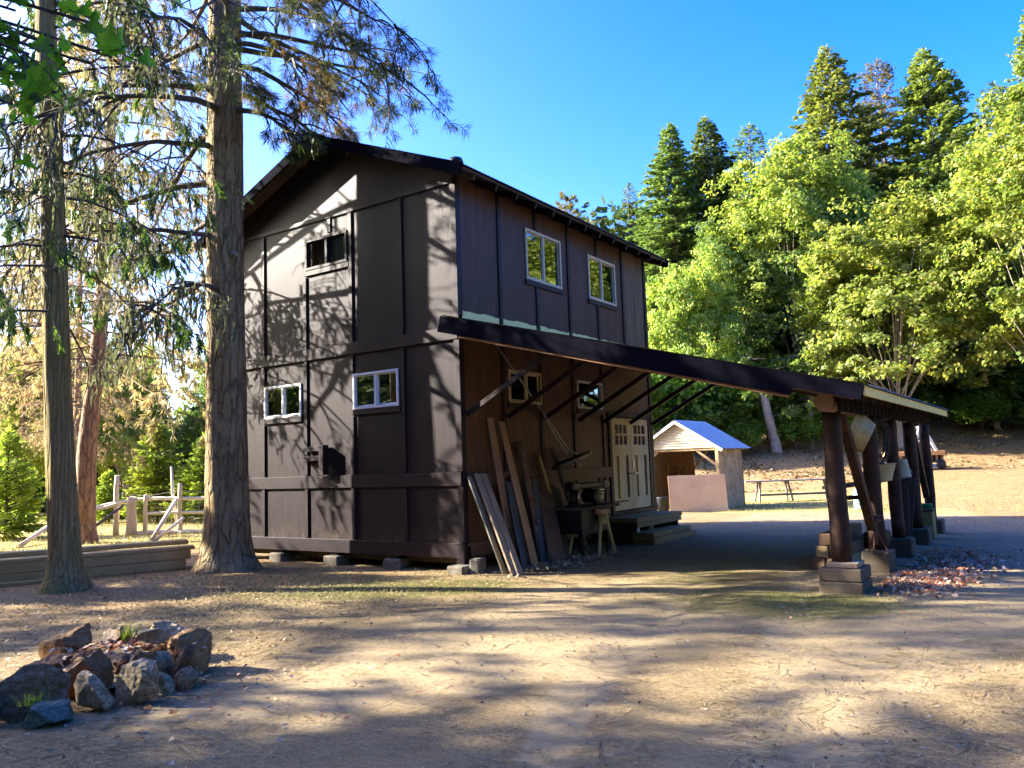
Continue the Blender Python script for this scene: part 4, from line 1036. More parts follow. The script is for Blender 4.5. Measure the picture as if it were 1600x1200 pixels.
for (p, q, r, lab_) in (((-11.7, 1.8, -.02), (-13.2, 3.5, 1.0), .05, 'long bleached prop pole slanting up to the fence'), ((-11.75, 1.95, 0), (-12.4, 3.2, .5), .045, 'short bleached prop pole beside the longer slanting one'), ((-14.3, 1.2, 0), (-14.75, 2.8, .85), .04, 'dark brown pole slanting up to the fence corner post'), ((-13.9, -.4, .02), (-15.4, 1.0, .38), .06, 'bleached pole lying in the grass left of the leaning red-barked tree')):
    g0 = gz(p[0], p[1]); mb = MB(); mb.tube([(p[0], p[1], p[2]+g0), (q[0], q[1], q[2]+g0)], r, 8)
    tag(mb.build('prop_pole', M['fpost'] if 'dark' not in lab_ else M['plankd'], loc=(p[0], p[1], g0)), lab_, 'pole')

# ------------------------------------------------------------------ rock planter
import bmesh
def rock_mesh(seed, sx, sy, sz, planes=13):
    bm = bmesh.new(); bmesh.ops.create_icosphere(bm, subdivisions=5, radius=1)
    P = np.array([v.co[:] for v in bm.verts]); r = np.random.default_rng(seed)
    P = np.sign(P)*np.abs(P)**.72
    P += .16*vnoise(P[:, 0]*1.6+seed, P[:, 1]*1.6-P[:, 2]*1.3, seed+7, 3, 1.2)[:, None]*unit(P)
    for k in range(planes):
        nrm = unit(r.normal(size=3)*np.array([1, 1, .8])); h = r.uniform(.42, .80); s = P@nrm; P = np.where((s > h)[:, None], P-np.outer(s-h, nrm)*.96, P)
    P += .085*vnoise(P[:, 0]*3+seed, P[:, 1]*3+P[:, 2]*2, seed, 4, 1.5)[:, None]*P + .035*vnoise(P[:, 0]*9, P[:, 2]*9+P[:, 1]*7, seed+1, 3, 2)[:, None]*P
    P /= np.abs(P).max(0); P *= np.array([sx, sy, sz])/2
    for v, p in zip(bm.verts, P): v.co = p
    me = bpy.data.meshes.new('rock'); bm.to_mesh(me); bm.free()
    me.update(); return me
RK = [  # x, y, width, height, lift, depth, material, label
 (.45, -6.38, .56, .36, 0, .32, 'rk_brown', 'largest olive brown slab standing at the back left of the rock ring'),
 (.76, -6.71, .36, .20, 0, .26, 'rk_brown', 'low olive brown rock at the foot of the big back slab'),
 (.70, -6.44, .40, .23, 0, .22, 'rk_rust', 'rusty arched rock leaning before the big back slab'),
 (.60, -6.08, .28, .30, 0, .26, 'rk_dark', 'dark pyramid shaped rock right of the big back slab'),
 (.40, -5.80, .26, .20, .02, .26, 'rk_dark', 'dark flat rock at the back of the ring behind the grass tuft'),
 (.86, -5.72, .42, .32, 0, .34, 'rk_pale', 'gnarled yellowish grey rock at the back right of the ring'),
 (1.60, -5.92, .40, .33, 0, .44, 'rk_rust', 'big rusty mossy boulder at the right end of the ring'),
 (1.40, -6.12, .24, .12, .27, .2, 'rk_pale', 'pale flat stone lying on top near the rusty boulder'),
 (1.66, -7.24, .50, .36, 0, .26, 'rk_grey', 'long grey slab at the front left of the ring'),
 (1.62, -6.80, .48, .34, 0, .30, 'rk_brown', 'dark topped brown block in the front middle of the ring'),
 (1.94, -6.93, .29, .25, 0, .25, 'rk_pale', 'rounded speckled pale boulder in front of the brown block'),
 (2.06, -6.66, .30, .29, 0, .27, 'rk_pale', 'white and grey veined boulder at the front right of the ring'),
 (1.98, -7.28, .26, .18, 0, .22, 'rk_green', 'smooth blue green stone at the very front of the ring'),
 (1.48, -6.50, .18, .24, .02, .2, 'rk_dark', 'small purple grey stone right of the brown block'),
 (1.72, -6.44, .25, .26, .02, .24, 'rk_brown', 'brown stone arching over the white veined boulder'),
 (1.72, -6.28, .24, .31, .02, .24, 'rk_pale', 'pale grey stone with white crust next to the long purple stone'),
 (1.88, -6.18, .14, .33, .0, .16, 'rk_dark', 'long purple grey stone leaning on the rusty boulder'),
 (2.00, -6.42, .16, .17, 0, .16, 'rk_pale', 'little pale stone tucked beside the white veined boulder'),
 (2.04, -6.28, .19, .18, 0, .18, 'rk_grey', 'small pinkish grey stone at the right front foot of the ring'),
 (1.62, -7.47, .20, .2, 0, .2, 'rk_dark', 'dark stone at the left edge of the photo in the rock ring')]
for k, (x, y, w_, h_, lift, dp, m_, lab_) in enumerate(RK):
    o = link_mesh(rock_mesh(40+k, w_*1.16, dp*1.12, h_*1.36), 'rock', M[m_]); o.location = (x, y, lift+h_*.42); o.rotation_euler = (rnd.uniform(-.06, .06), rnd.uniform(-.08, .08) if k != 16 else .45, YAW+rnd.uniform(-.25, .25))
    tag(o, lab_, 'rock', 'rocks in the ring planter')
mb = MB(); n_ = 40; vs = [(1.2, -6.35, .24)]
for i in range(n_): a = 2*math.pi*i/n_; vs.append((1.2+.62*math.cos(a)*(1+.05*math.sin(5*a)), -6.35+.62*math.sin(a)*(1+.05*math.sin(4*a)), .06))
mb.add(vs, [(0, i+1, (i+1) % n_+1) for i in range(n_)], True); tag(mb.build('planter_soil', M['ground'], loc=(1.2, -6.35, 0)), kind='structure')

# ------------------------------------------------------------------ vegetation generators
def trunk_mb(pts, radii, n=18, furrow=.05, seed=0, mb=None):
    """tapered trunk with low lumps; pts/radii are resampled along the height"""
    mb = mb or MB(); pts = [Vector(p) for p in pts]
    zs = [p.z for p in pts]; m = max(24, int((zs[-1]-zs[0])*7))
    Z = np.linspace(zs[0], zs[-1], m) if zs[-1]-zs[0] < 3 else np.concatenate([np.linspace(zs[0], zs[0]+1.2, 14), np.linspace(zs[0]+1.3, zs[-1], m)])
    X = np.interp(Z, zs, [p.x for p in pts]); Y = np.interp(Z, zs, [p.y for p in pts]); Rr = np.interp(Z, zs, radii)
    A = np.linspace(0, 2*np.pi, n, endpoint=False)
    aa, zz_ = np.meshgrid(A, Z)
    lump = furrow*(vnoise(np.cos(aa)*3, np.sin(aa)*3+zz_*.9, seed, 4, 1.6)+.5*np.sin(5*aa+seed)*np.exp(-(zz_-zs[0])/.5)*2)
    rad = Rr[:, None]*(1+lump)
    vs = np.stack([X[:, None]+rad*np.cos(aa), Y[:, None]+rad*np.sin(aa), zz_], -1).reshape(-1, 3)
    k = len(Z)
    fs = [(i*n+j, i*n+(j+1) % n, (i+1)*n+(j+1) % n, (i+1)*n+j) for i in range(k-1) for j in range(n)]
    mb.add(list(map(tuple, vs)), fs, True); return mb

def grow(mb, p, d, L, r, depth, out, droop=.25, nsub=6, jit=.18, rr=None, n=4, flat=.5, up=.0, sub=.42):
    rr = rr or rnd; p = Vector(p); d = Vector(d).normalized(); seg = 6 if depth else 4
    pts = [p.copy()]; st = L/seg; dirs = [d.copy()]
    for i in range(seg):
        d = (d + Vector((rr.uniform(-jit, jit), rr.uniform(-jit, jit), rr.uniform(-jit, jit)-droop/seg*(1 if depth else 1.6)+up*i/seg))).normalized()
        p = p+d*st; pts.append(p.copy()); dirs.append(d.copy())
    mb.tube(pts, [max(.003, r*(1-.85*i/seg)) for i in range(seg+1)], n, False)
    if depth == 0:
        for i in range(1, seg+1): out.append((pts[i], dirs[i], i/seg))
    else:
        for k in range(nsub):
            t = rr.uniform(.22, 1.0); i = min(seg-1, int(t*seg)); q = pts[i].lerp(pts[i+1], t*seg-i)
            dd = dirs[i]; s = dd.cross(Vector((0, 0, 1)))
            if s.length < .1: s = Vector((1, 0, 0))
            s.normalize(); v = s.cross(dd); a = rr.choice((-1, 1))*rr.uniform(.5, 1.25); b = rr.uniform(-1, 1)*(1-flat)
            nd = (dd*math.cos(a)+s*math.sin(a)+v*b).normalized()
            grow(mb, q, nd, L*sub*rr.uniform(.6, 1.25)*(1.15-.5*t), r*.42, depth-1, out, droop, max(3, nsub-2), jit, rr, 3, flat, up, sub)
        out.append((pts[-1], dirs[-1], 1.0))

def tufts(tips, per, length, width, spread, down=0, seed=0, back=0):
    r = np.random.default_rng(seed); P = np.array([t[0][:] for t in tips]); D = np.array([t[1][:] for t in tips])
    P = np.repeat(P, per, 0); D = np.repeat(D, per, 0); N = len(P)
    P = P - D*r.uniform(0, back, (N, 1)) if back else P
    D = unit(D*1.0 + r.normal(size=(N, 3))*spread + np.array([0, 0, -down])); S = unit(np.cross(D, r.normal(size=(N, 3))))
    return diamonds(P, D, S, length*r.uniform(.65, 1.15, N), np.full(N, width))

def fronds(tips, per, length, width, seed=0, down=.5):
    r = np.random.default_rng(seed); P = np.array([t[0][:] for t in tips]); D = np.array([t[1][:] for t in tips]); T = len(P)
    S = unit(np.cross(D, np.array([0, 0, 1.])+r.normal(size=(T, 3))*.35)); out = []
    for k in range(per):
        f = (k+1)/per; a = (k % 2*2-1)*r.uniform(.2, 1.0, T)
        Dk = unit(D*np.cos(a)[:, None]+S*np.sin(a)[:, None]+np.array([0, 0, -down])*r.uniform(.4, 1.2, T)[:, None])
        base = P + D*(length*(f-.5)*1.1)[..., None] if False else P + D*(length*(f-.5)*1.1) + np.array([0, 0, -.05])*f
        Sk = unit(np.cross(Dk, np.cross(S, Dk)+r.normal(size=(T, 3))*.3))
        out.append(diamonds(base, Dk, Sk, length*r.uniform(.5, 1, T), width*r.uniform(.7, 1.2, T)))
    return np.concatenate(out)

def ribbons(P, length, width, seed=0, seg=3):
    r = np.random.default_rng(seed); N = len(P); out = []
    a = r.uniform(0, 6.28, N); S = np.stack([np.cos(a), np.sin(a), 0*a], -1); L = length*r.uniform(.3, 1.3, N)**1.3; Wd = width*r.uniform(.5, 1.4, N)
    c = P.copy()
    for i in range(seg):
        c2 = c + np.stack([r.normal(size=N)*.03, r.normal(size=N)*.03, -L/seg], -1)
        w0 = (Wd*(.5 if i == 0 else 1)*(1-.25*i))[:, None]; w1 = (Wd*(1-.28*(i+1)))[:, None]*(.2 if i == seg-1 else 1)
        out.append(np.stack([c-S*w0/2, c+S*w0/2, c2+S*w1/2, c2-S*w1/2], 1).reshape(-1, 3)); c = c2
    return np.concatenate(out)

def conifer(seed, H, Rr, base, nbr, dens, spl, spw, droop=.35, thin=0.0, rpow=.85, upt=.25, nfan=1):
    """crown of drooping feathered boughs; returns leaf quads and bough tubes"""
    r = np.random.default_rng(seed); mb = MB(); out = []
    u = np.sort(r.uniform(0, 1, nbr)**.9); z0 = base+(H-base)*u
    L = (Rr*(1-u)**rpow*r.uniform(.62, 1.15, nbr)+.12)
    az = (np.arange(nbr)*2.4+r.uniform(-.4, .4, nbr))
    lop = 1+.16*np.cos(az-r.uniform(0, 6))
    L = L*lop
    for k in range(nbr):
        if r.random() < thin: continue
        o = np.array([math.cos(az[k]), math.sin(az[k]), 0.]); s = np.array([-o[1], o[0], 0.])
        up_ = upt*(.4+u[k]); dr_k = droop*(1.25-u[k])
        n = max(4, int(L[k]*dens)); t = np.sqrt(r.uniform(.03, 1, n))
        def pos(tt): return np.array([0, 0, z0[k]])+o*(tt*L[k])[:, None]+np.array([0, 0, 1.])*(up_*L[k]*tt-dr_k*L[k]*tt**2)[:, None]
        pb = pos(np.linspace(0, 1, 5)); mb.tube([tuple(q) for q in pb], [.012+.012*L[k]*(1-i/4) for i in range(5)], 3, False)
        P = pos(t); sgn = r.choice([-1, 1], n); tl = (1-t*.55)
        for f in range(nfan):
            D = unit(o*r.uniform(.35, .9, (n, 1))+s*(sgn*r.uniform(.25, 1.0, n))[:, None]+np.array([0, 0, 1.])*(r.normal(size=n)*.22-.28*dr_k-.12)[:, None])
            Sd = unit(np.cross(D, np.array([0, 0, 1.])+r.normal(size=(n, 3))*.5))
            LL = spl*tl*r.uniform(.6, 1.3, n)*(.55+.45*(1-u[k]))
            # side sprays branch off further out, so boughs read as feathers
            off = D*(LL*r.uniform(0, .9, n))[:, None]
            out.append(diamonds(P+off*.8, D, Sd, LL, spw*r.uniform(.7, 1.3, n), .12))
    tip = np.array([[0, 0, H-.6]]); n = 30
    D = unit(r.normal(size=(n, 3))*.35+np.array([0, 0, .8])); out.append(diamonds(np.repeat(tip, n, 0)+np.array([0, 0, 1])*r.uniform(0, .7, (n, 1)), D, unit(np.cross(D, r.normal(size=(n, 3)))), r.uniform(.2, .5, n), np.full(n, spw*.7)))
    return np.concatenate(out), mb

def broadleaf(seed, H, Rr, z0, ncl, nleaf, lsz, flat=.55, lean=(0, 0), trunk_r=.16):
    r = np.random.default_rng(seed); q = random.Random(seed)
    dirs = unit(r.normal(size=(ncl, 3))*np.array([1, 1, .95])); dirs[:, 2] = np.where(dirs[:, 2] < -.55, -dirs[:, 2], dirs[:, 2])
    lump = 1+.5*vnoise(dirs[:, 0]*2.2, dirs[:, 1]*2.2+dirs[:, 2]*1.7, seed, 3, 1.3)
    rad = (.45+.55*r.uniform(0, 1, ncl)**.45)*lump
    hz = (H-z0)/2
    Cn = dirs*rad[:, None]*np.array([Rr, Rr, hz])+np.array([lean[0], lean[1], z0+hz])
    cr = r.uniform(.35, 1.05, ncl)
    P = np.repeat(Cn, nleaf, 0); cc = np.repeat(cr, nleaf); N = len(P)
    g = unit(r.normal(size=(N, 3)))*(r.uniform(0, 1, N)**.5)[:, None]*np.array([1, 1, flat])*cc[:, None]
    P = P+g
    outw = unit(P-np.array([lean[0], lean[1], z0+hz*.7]))
    nr_ = unit(outw*.55+np.array([0, 0, .55])+r.normal(size=(N, 3))*.55)
    D = unit(np.cross(nr_, r.normal(size=(N, 3)))+np.array([0, 0, -.35])); S = unit(np.cross(nr_, D))
    L = lsz*r.uniform(.65, 1.3, N)
    V = diamonds(P, D, S, L, L*.85, .14)
    mb = MB(); tk = MB(); zt = z0+hz*.55
    tk.tube([(lean[0]*f*.7+.06*math.sin(4*f+seed), lean[1]*f*.7+.06*math.cos(5*f+seed), -0.3+(zt+.3)*f) for f in np.linspace(0, 1, 9)], [trunk_r*(1.25-.75*f) for f in np.linspace(0, 1, 9)], 9)
    order = r.permutation(ncl)[:min(26, max(12, ncl//6))]
    for k in order:
        f = q.uniform(.15, 1); a = Vector((lean[0]*f*.7, lean[1]*f*.7, zt*f)); b = Vector(Cn[k]); m = a.lerp(b, .5)+Vector((q.uniform(-.3, .3), q.uniform(-.3, .3), q.uniform(.1, .6)))
        mb.tube([a, a.lerp(m, .6), m, m.lerp(b, .6)+Vector((0, 0, .1)), b], [trunk_r*.36, trunk_r*.28, trunk_r*.2, trunk_r*.13, .012], 4, False)
    return V, mb, tk

def tree_thing(name, label, cat, loc, crown_V, crown_mat, trunk, bark, limb=None, limb_mat='twig', group=None, rotz=0, scale=1):
    """vertices local to the tree's foot"""
    t = thing(name, label, cat, (0, 0, 0), group)
    trunk.build('trunk', M[bark], t)
    if limb is not None and limb.v: limb.build('limbs', M[limb_mat], t)
    if crown_V is not None: link_mesh(np_mesh('crown', crown_V, 4), 'crown', M[crown_mat], t)
    t.location = loc; t.rotation_euler = (0, 0, rotz); t.scale = (scale,)*3 if not hasattr(scale, '__len__') else scale
    return t

def straight_trunk(H, r, seed=0, bend=.15, n=10):
    mb = MB(); q = random.Random(seed); a = q.uniform(0, 6)
    mb.tube([(bend*math.sin(3*f+a)*f, bend*math.cos(2.5*f+a)*f, -.4+(H+.3)*f) for f in np.linspace(0, 1, 12)], [r*(1-.93*f)+.012 for f in np.linspace(0, 1, 12)], n)
    return mb

# ------------------------------------------------------------------ forest on the right
CG = 'conifers behind the clearing'; MG = 'broadleaf trees round the clearing'
def at(l, d): x, y = site(l, d); return (x, y, tz(x, y))
# prototypes -------------------------------------------------------
V1, L1 = conifer(1, 25, 5.6, 2, 620, 24, .72, .21, .42, rpow=.84)
fir = tree_thing('fir_tree', 'dense pointed fir, left one of the pair right of the barn roof end', 'fir', at(11.9, 55), V1, 'fir', straight_trunk(25, .3), 'bark_far', L1)
V2, L2 = conifer(2, 27, 6.6, 3, 560, 20, .78, .22, .30, .10, .82, .35)
tallfir = tree_thing('fir_tree', 'tallest left fir with ragged outreaching boughs above the broadleaf trees', 'fir', at(23.9, 56), V2, 'firyel', straight_trunk(27, .34, 2), 'bark_far', L2)
V3, L3 = conifer(3, 22, 4.0, 3, 330, 15, .66, .15, .2, .2, .66, .35)
thinfir = tree_thing('fir_tree', 'thin sparse bluish fir just right of the barn roof end', 'fir', at(9.6, 60), V3, 'firblue', straight_trunk(22, .2, 3), 'bark_far', L3)
V4, L4 = conifer(4, 28, 3.8, 10, 330, 13, .62, .17, .35, .15, .38, .25)
dying = tree_thing('dying_fir', 'gaunt half-dead brownish fir with its bare trunk showing between two green firs', 'fir', at(29.6, 60), V4, 'firdead', straight_trunk(28, .3, 4), 'bark_far', L4)
V5, L5 = conifer(5, 26, 6.6, 2, 640, 24, .78, .23, .30, .05, .84, .45)
bright = tree_thing('fir_tree', 'dense bright green fir with a smooth cone right of the half-dead one', 'fir', at(29.9, 54), V5, 'firyel', straight_trunk(26, .32, 5), 'bark_far', L5)
for o in (fir, tallfir, thinfir, dying, bright): o['group'] = CG
def fit(o, H0, ztop, w=1):
    s = (ztop-o.location.z)/H0; o.scale = (s*w, s*w, s)
fit(fir, 25, 25.4, 1.3); fit(tallfir, 27, 31.2, 1.3); fit(thinfir, 22, 22.9, 1.05); fit(dying, 28, 32.1); fit(bright, 26, 29.7, 1.25)
def put(proto, H0, l, d, ztop, rz, label, w=1, group=CG):
    p = at(l, d); s = (ztop-p[2])/H0; return dup(proto, p, rz, (s*w, s*w, s), label, group)
put(fir, 25, 14.7, 56, 26.2, 2.1, 'dense pointed fir, right one of the pair right of the barn roof end', 1.3)
put(fir, 25, 13.3, 61, 22.5, 4.1, 'dark fir filling the gap between the pair right of the barn roof end')
put(thinfir, 22, 18.5, 58, 26.4, 1.2, 'fir tip showing just above the tallest yellow green broadleaf tree', 1.5)
put(fir, 25, 17.3, 63, 25.6, .7, 'small dark fir tip left of the one above the yellow green broadleaf tree', .8)
put(thinfir, 22, 39.8, 62, 30.9, 2.4, 'thin fir with an open top near the right edge of the photo', 1.3)
put(thinfir, 22, 38.3, 66, 29.0, .3, 'thin fir behind the dense bright green one, left of the open-topped fir', 1.25)
put(tallfir, 27, 38.6, 55, 33.5, 1.9, 'fir at the right edge of the photo, cut by the frame', .8)
put(fir, 25, 26.6, 62, 26.5, 3.0, 'dark fir behind the half-dead fir, mostly hidden')
put(tallfir, 27, 33.6, 60, 25.5, 4.4, 'broad fir low behind the dense bright green one')
put(fir, 25, 21.0, 62, 23.5, 5.0, 'dark fir low between the tallest left fir and the broadleaf trees')
put(fir, 25, 8.2, 52, 13.5, 5.6, 'short dark fir low beside the barn end wall')
# far pine peeping over the barn roof
mb = MB(); tips = []
for k in range(26):
    z = 15+8*k/26; a = k*2.4; grow(mb, (0, 0, z), (math.cos(a), math.sin(a), .45), 2.6*(1-k/30)+.4, .04, 1, tips, -.1, 7, up=.15)
pk = tree_thing('pine_tree', 'lone pine top peeping over the barn roof ridge line', 'pine', at(4.75, 60), tufts(tips, 14, .42, .05, .6, 0, 3), 'firdead', straight_trunk(24, .2, 8), 'bark_far', mb)
fit(pk, 24.0, 22.9)
mb = MB(); grow(mb, (0, 0, 12), (0, 0, 1), 8, .07, 2, [], -.1, 8, .12)
sn = tree_thing('bare_snag', 'bare twiggy treetop showing just over the barn roof right of the lone pine', 'dead tree', at(6.5, 60), None, None, straight_trunk(14, .16, 9), 'bark_far', mb, 'bark_pale'); sn.scale = (.74, .74, .74)

VB, LB, TB = broadleaf(21, 17, 4.4, 1.2, 560, 80, .22)
m1 = tree_thing('maple_tree', 'tallest yellow green broadleaf tree standing left of the tallest left fir', 'maple', at(18.2, 50), VB, 'maple', TB, 'bark_pale', LB, 'bark_pale', MG); fit(m1, 17, 21.4, .95)
VB2, LB2, TB2 = broadleaf(22, 13, 5.0, .8, 560, 80, .22, .5)
m2 = tree_thing('maple_tree', 'wide yellow green broadleaf tree in the middle of the clearing edge', 'maple', at(20.6, 42.5), VB2, 'maple', TB2, 'bark_pale', LB2, 'bark_pale', MG); fit(m2, 13, 14.6)
VB3, LB3, TB3 = broadleaf(23, 17, 4.6, 1.2, 540, 80, .22, .45)
m3 = tree_thing('maple_tree', 'tall greener broadleaf tree with dark gaps and pale limbs, right of the wide one', 'maple', at(30.3, 53), VB3, 'mapleg', TB3, 'bark_pale', LB3, 'bark_pale', MG); fit(m3, 17, 21.2, 1.05)
def putm(proto, H0, l, d, ztop, rz, label, w=1): return put(proto, H0, l, d, ztop, rz, label, w, MG)
putm(m1, 17, 25.9, 37, 17.5, 2.2, 'yellow green broadleaf tree at the right edge of the photo', .9)
putm(m2, 13, 10.53, 45.6, 13.1, 1.1, 'yellow green broadleaf tree behind the open shed', .72)
putm(m3, 17, 13.92, 49.1, 15.6, 3.6, 'lower greener broadleaf tree beside the barn end wall', .75)
putm(m1, 17, 26.0, 54, 16.5, 4.0, 'yellow green broadleaf tree under the half-dead fir', .95)
putm(m2, 13, 27.4, 51, 12.3, 5.1, 'low broadleaf tree reaching over the far end of the lean-to roof', .75)
putm(m3, 17, 34.0, 50, 15.6, 1.4, 'mid green broadleaf tree low at the right beside the dark woods', .7)
putm(m3, 17, 19.89, 52.6, 19.0, .4, 'green broadleaf tree behind the two yellow green ones')
putm(m2, 13, 6.32, 51.5, 10.5, .2, 'green broadleaf tree half hidden by the barn end wall', .8)
# woods the upper barn windows mirror, off to the right
for k, (l, d, zt, pr_, H0) in enumerate(((36, 30, 19, m1, 17), (40, 38, 20, m2, 13), (44, 24, 19, m3, 17), (41, 16, 18, m1, 17), (48, 32, 24, fir, 25), (50, 18, 25, fir, 25), (38, 22, 15, m2, 13))):
    dup(pr_, at(l, d), k*1.3, (zt-2)/H0, 'tree off to the right, mirrored in the upper barn windows', 'trees off to the right')
# single trunks at the wood's edge
for (l, d, h, ln, r, m_, lab_) in ((13.9, 42.5, 4.6, (-.5, .2), .24, 'bark_pale', 'pale leaning trunk right of the open shed'), (16.2, 43.5, 4.6, (.1, 0), .15, 'bark_far', 'slim dark trunk right of the pale leaning one'), (28.6, 47, 4.5, (-.9, 0), .14, 'bark_pale', 'slim pale trunk leaning left at the right edge of the clearing'), (24.6, 54, 8, (.2, 0), .3, 'bark_far', 'thick dark trunk in the shaded woods beyond the wagon'), (26.6, 55, 8, (-1.6, 0), .2, 'bark_far', 'leaning dark trunk in the shaded woods beyond the wagon'), (22.6, 50.5, 6, (.2, 0), .13, 'bark_pale', 'thin pale trunk just beyond the white wagon frame')):
    x, y, z = at(l, d); t = thing('tree_trunk', lab_, 'tree', (x, y, z)); mb = MB()
    mb.tube([(x+CA*ln[0]*f+.08*math.sin(5*f+l), y+SA*ln[0]*f, z-.3+h*f) for f in np.linspace(0, 1, 10)], [r*(1.2-.5*f) for f in np.linspace(0, 1, 10)], 10, wob=.05); mb.build('trunk', M[m_], t)
    m2_ = MB(); tips = []
    for k in range(5): grow(m2_, (x+CA*ln[0]*.6, y+SA*ln[0]*.6, z+h*.4+k*.8), (math.cos(k*2.3), math.sin(k*2.3), .3), 2.2, .04, 1, tips, .3, 5)
    m2_.build('limbs', M['twig'], t)
    link_mesh(np_mesh('crown', tufts([(a-Vector((x, y, z)), b, c) for a, b, c in tips], 8, .35, .2, .9, .3, int(l)), 4), 'crown', M['mapleg'], t)
# shrubs
VS, LS, TS = broadleaf(31, 3.2, 1.7, .15, 90, 90, .17, .7, trunk_r=.06)
s0 = tree_thing('shrub', 'green shrub behind the middle of the open shed', 'shrub', at(7.6, 43.5), VS, 'shrub', TS, 'twig', LS, 'twig', 'shrubs at the wood edge')
for k, (l, d, s, lab_) in enumerate(((10.2, 44.5, 1.6, 'green shrub behind the right end of the shed roof'), (12.4, 45, 1.4, 'green shrub between the shed and the pale leaning trunk'), (5.2, 43, 1.8, 'green shrub behind the shed, next to the barn corner'), (18.8, 47, .9, 'shrub behind the slim dark trunk'), (30.5, 41, .75, 'bright shrub at the right edge below the yellow green tree'), (14.6, 46, 1.1, 'shrub at the foot of the pale leaning trunk'), (16.4, 48, 1.4, 'shrub in shade between the two trunks'), (20.5, 50, 1.4, 'shrub in the shade above the wooden table'), (23, 52, 1.5, 'shrub in shade behind the last lean-to post'))):
    dup(s0, at(l, d), k*1.7, s, lab_, 'shrubs at the wood edge')
# dense far-off wood closing the view under the crowns
rw = np.random.default_rng(77); N = 90000
l_ = rw.uniform(2, 75, N); d_ = rw.uniform(58, 88, N); x_, y_ = site(l_, d_); h_ = np.minimum(13+3*vnoise(l_, d_, 9, 3, .3), 15)*rw.uniform(.02, 1, N)
P = np.stack([x_, y_, terrain(x_, y_)+h_], -1); D = unit(rw.normal(size=(N, 3))+np.array([0, 0, -.5])); S = unit(np.cross(D, rw.normal(size=(N, 3))))
tag(link_mesh(np_mesh('far_wood', diamonds(P, D, S, rw.uniform(.5, 1.1, N), rw.uniform(.3, .7, N), .15), 4), 'far_wood', M['darkwood']), kind='stuff')

# ------------------------------------------------------------------ left background
VY, LY = conifer(51, 4.2, 1.35, .1, 230, 60, .34, .085, .15, 0, .8, .55)
yf = tree_thing('young_fir', 'bright green young fir left of the near dark trunk', 'fir', at(-14.9, 23.5), VY, 'youngfir', straight_trunk(4.2, .06, 5, .03), 'bark_far', LY, 'twig', 'bright young firs beyond the fence')
def fity(l, d, ztop, rz, lab_, w=1):
    p = at(l, d); s = (ztop-p[2])/4.2; dup(yf, p, rz, (s*w, s*w, s), lab_, 'bright young firs beyond the fence')
fit(yf, 4.2, 3.1, 1.0)
fity(-13.6, 30.5, 3.6, 1.0, 'bright green young fir behind the pole fence', 1.15); fity(-11.4, 29.5, 3.0, 2.0, 'bright green young fir touching the big trunk behind the fence', 1.2)
fity(-16.2, 32, 1.9, 3.0, 'small bright young fir between the leaning red trunk and the fence corner', 1.3); fity(-20.2, 31, 3.0, 4.0, 'bright young fir partly behind the near dark trunk'); fity(-18.6, 24.5, 2.2, 5.0, 'small bright young fir at the left edge of the photo', 1.3)
LGp = 'trees of the left background'
for k, (pr_, H0, l, d, zt, w_, lab_) in enumerate((
    (m3, 17, -14.5, 40, 7.6, .8, 'dark green bushy tree behind the bright young firs'), (m3, 17, -20.5, 42, 8.8, .8, 'dark green bushy tree left of the leaning red trunk, far back'),
    (m2, 13, -25.5, 41, 9.0, .6, 'bushy tree far back at the left edge'), (m2, 13, -10.0, 44, 7.6, .7, 'bushy tree far back close to the big trunk'),
    (fir, 25, -17.0, 46, 8.6, 1.6, 'small dark fir far back between bushy trees'), (fir, 25, -23.5, 47, 10.0, 1.5, 'dark fir far back near the left edge'), (fir, 25, -12.2, 47, 8.3, 1.6, 'small dark fir far back above the fence'),
    (m3, 17, -18.0, 52, 10.5, 1.0, 'pale green tree farthest back on the left'), (m2, 13, -29, 50, 10.5, .8, 'tree farthest back beyond the left edge'))):
    put(pr_, H0, l, d, zt, k*1.1, lab_, w_, LGp)
for k, (l, d, zt, w_, lab_) in enumerate(((-12.8, 37, 6.4, .75, 'pale yellow green bushy tree behind the fence, right of the leaning red trunk'), (-18.4, 38, 7.4, .7, 'pale yellow green bushy tree left of the leaning red trunk'), (-22.8, 37, 7.2, .7, 'yellow green bushy tree behind the near dark trunk'), (-10.2, 39, 6.0, .8, 'yellow green bushy tree hidden by the big trunk'))):
    put((m1, m2)[k % 2], (17, 13)[k % 2], l, d, zt, k*1.9, lab_, w_, LGp)
for k, (l, d, s_) in enumerate(((13.2, 45.5, 1.1), (15.8, 46, .8), (18.5, 49, 1.3), (20.0, 48.5, .9), (21.5, 51, 1.4), (24.2, 52, 1.2), (26.0, 51, 1.0), (28.0, 51.5, 1.4), (30.0, 48, 1.1), (31.5, 46, 1.2), (25.2, 53, 1.6), (10.5, 43, 1.1), (27.2, 46.5, .9), (30.2, 45.5, .85), (24.2, 48.3, .9), (32.4, 47, 1.0), (22.2, 47.6, .8), (9.0, 42.2, .8), (12.0, 42.4, .7), (15.2, 43.2, .75), (18.0, 45.5, .7), (28.7, 48, 1.1))):
    dup(s0, at(l, d), k*1.3, (s_, s_, s_*.8), 'low green bush in the undergrowth at the wood edge', 'undergrowth bushes at the wood edge')
N = 26000; l_ = rw.uniform(-60, -7, N); d_ = rw.uniform(44, 62, N); x_, y_ = site(l_, d_); h_ = np.clip(4.5+2*vnoise(l_, d_, 19, 3, .35), 1.5, 7)*rw.uniform(.02, 1, N)
P = np.stack([x_, y_, terrain(x_, y_)+h_], -1); D = unit(rw.normal(size=(N, 3))+np.array([0, 0, -.5])); S = unit(np.cross(D, rw.normal(size=(N, 3))))
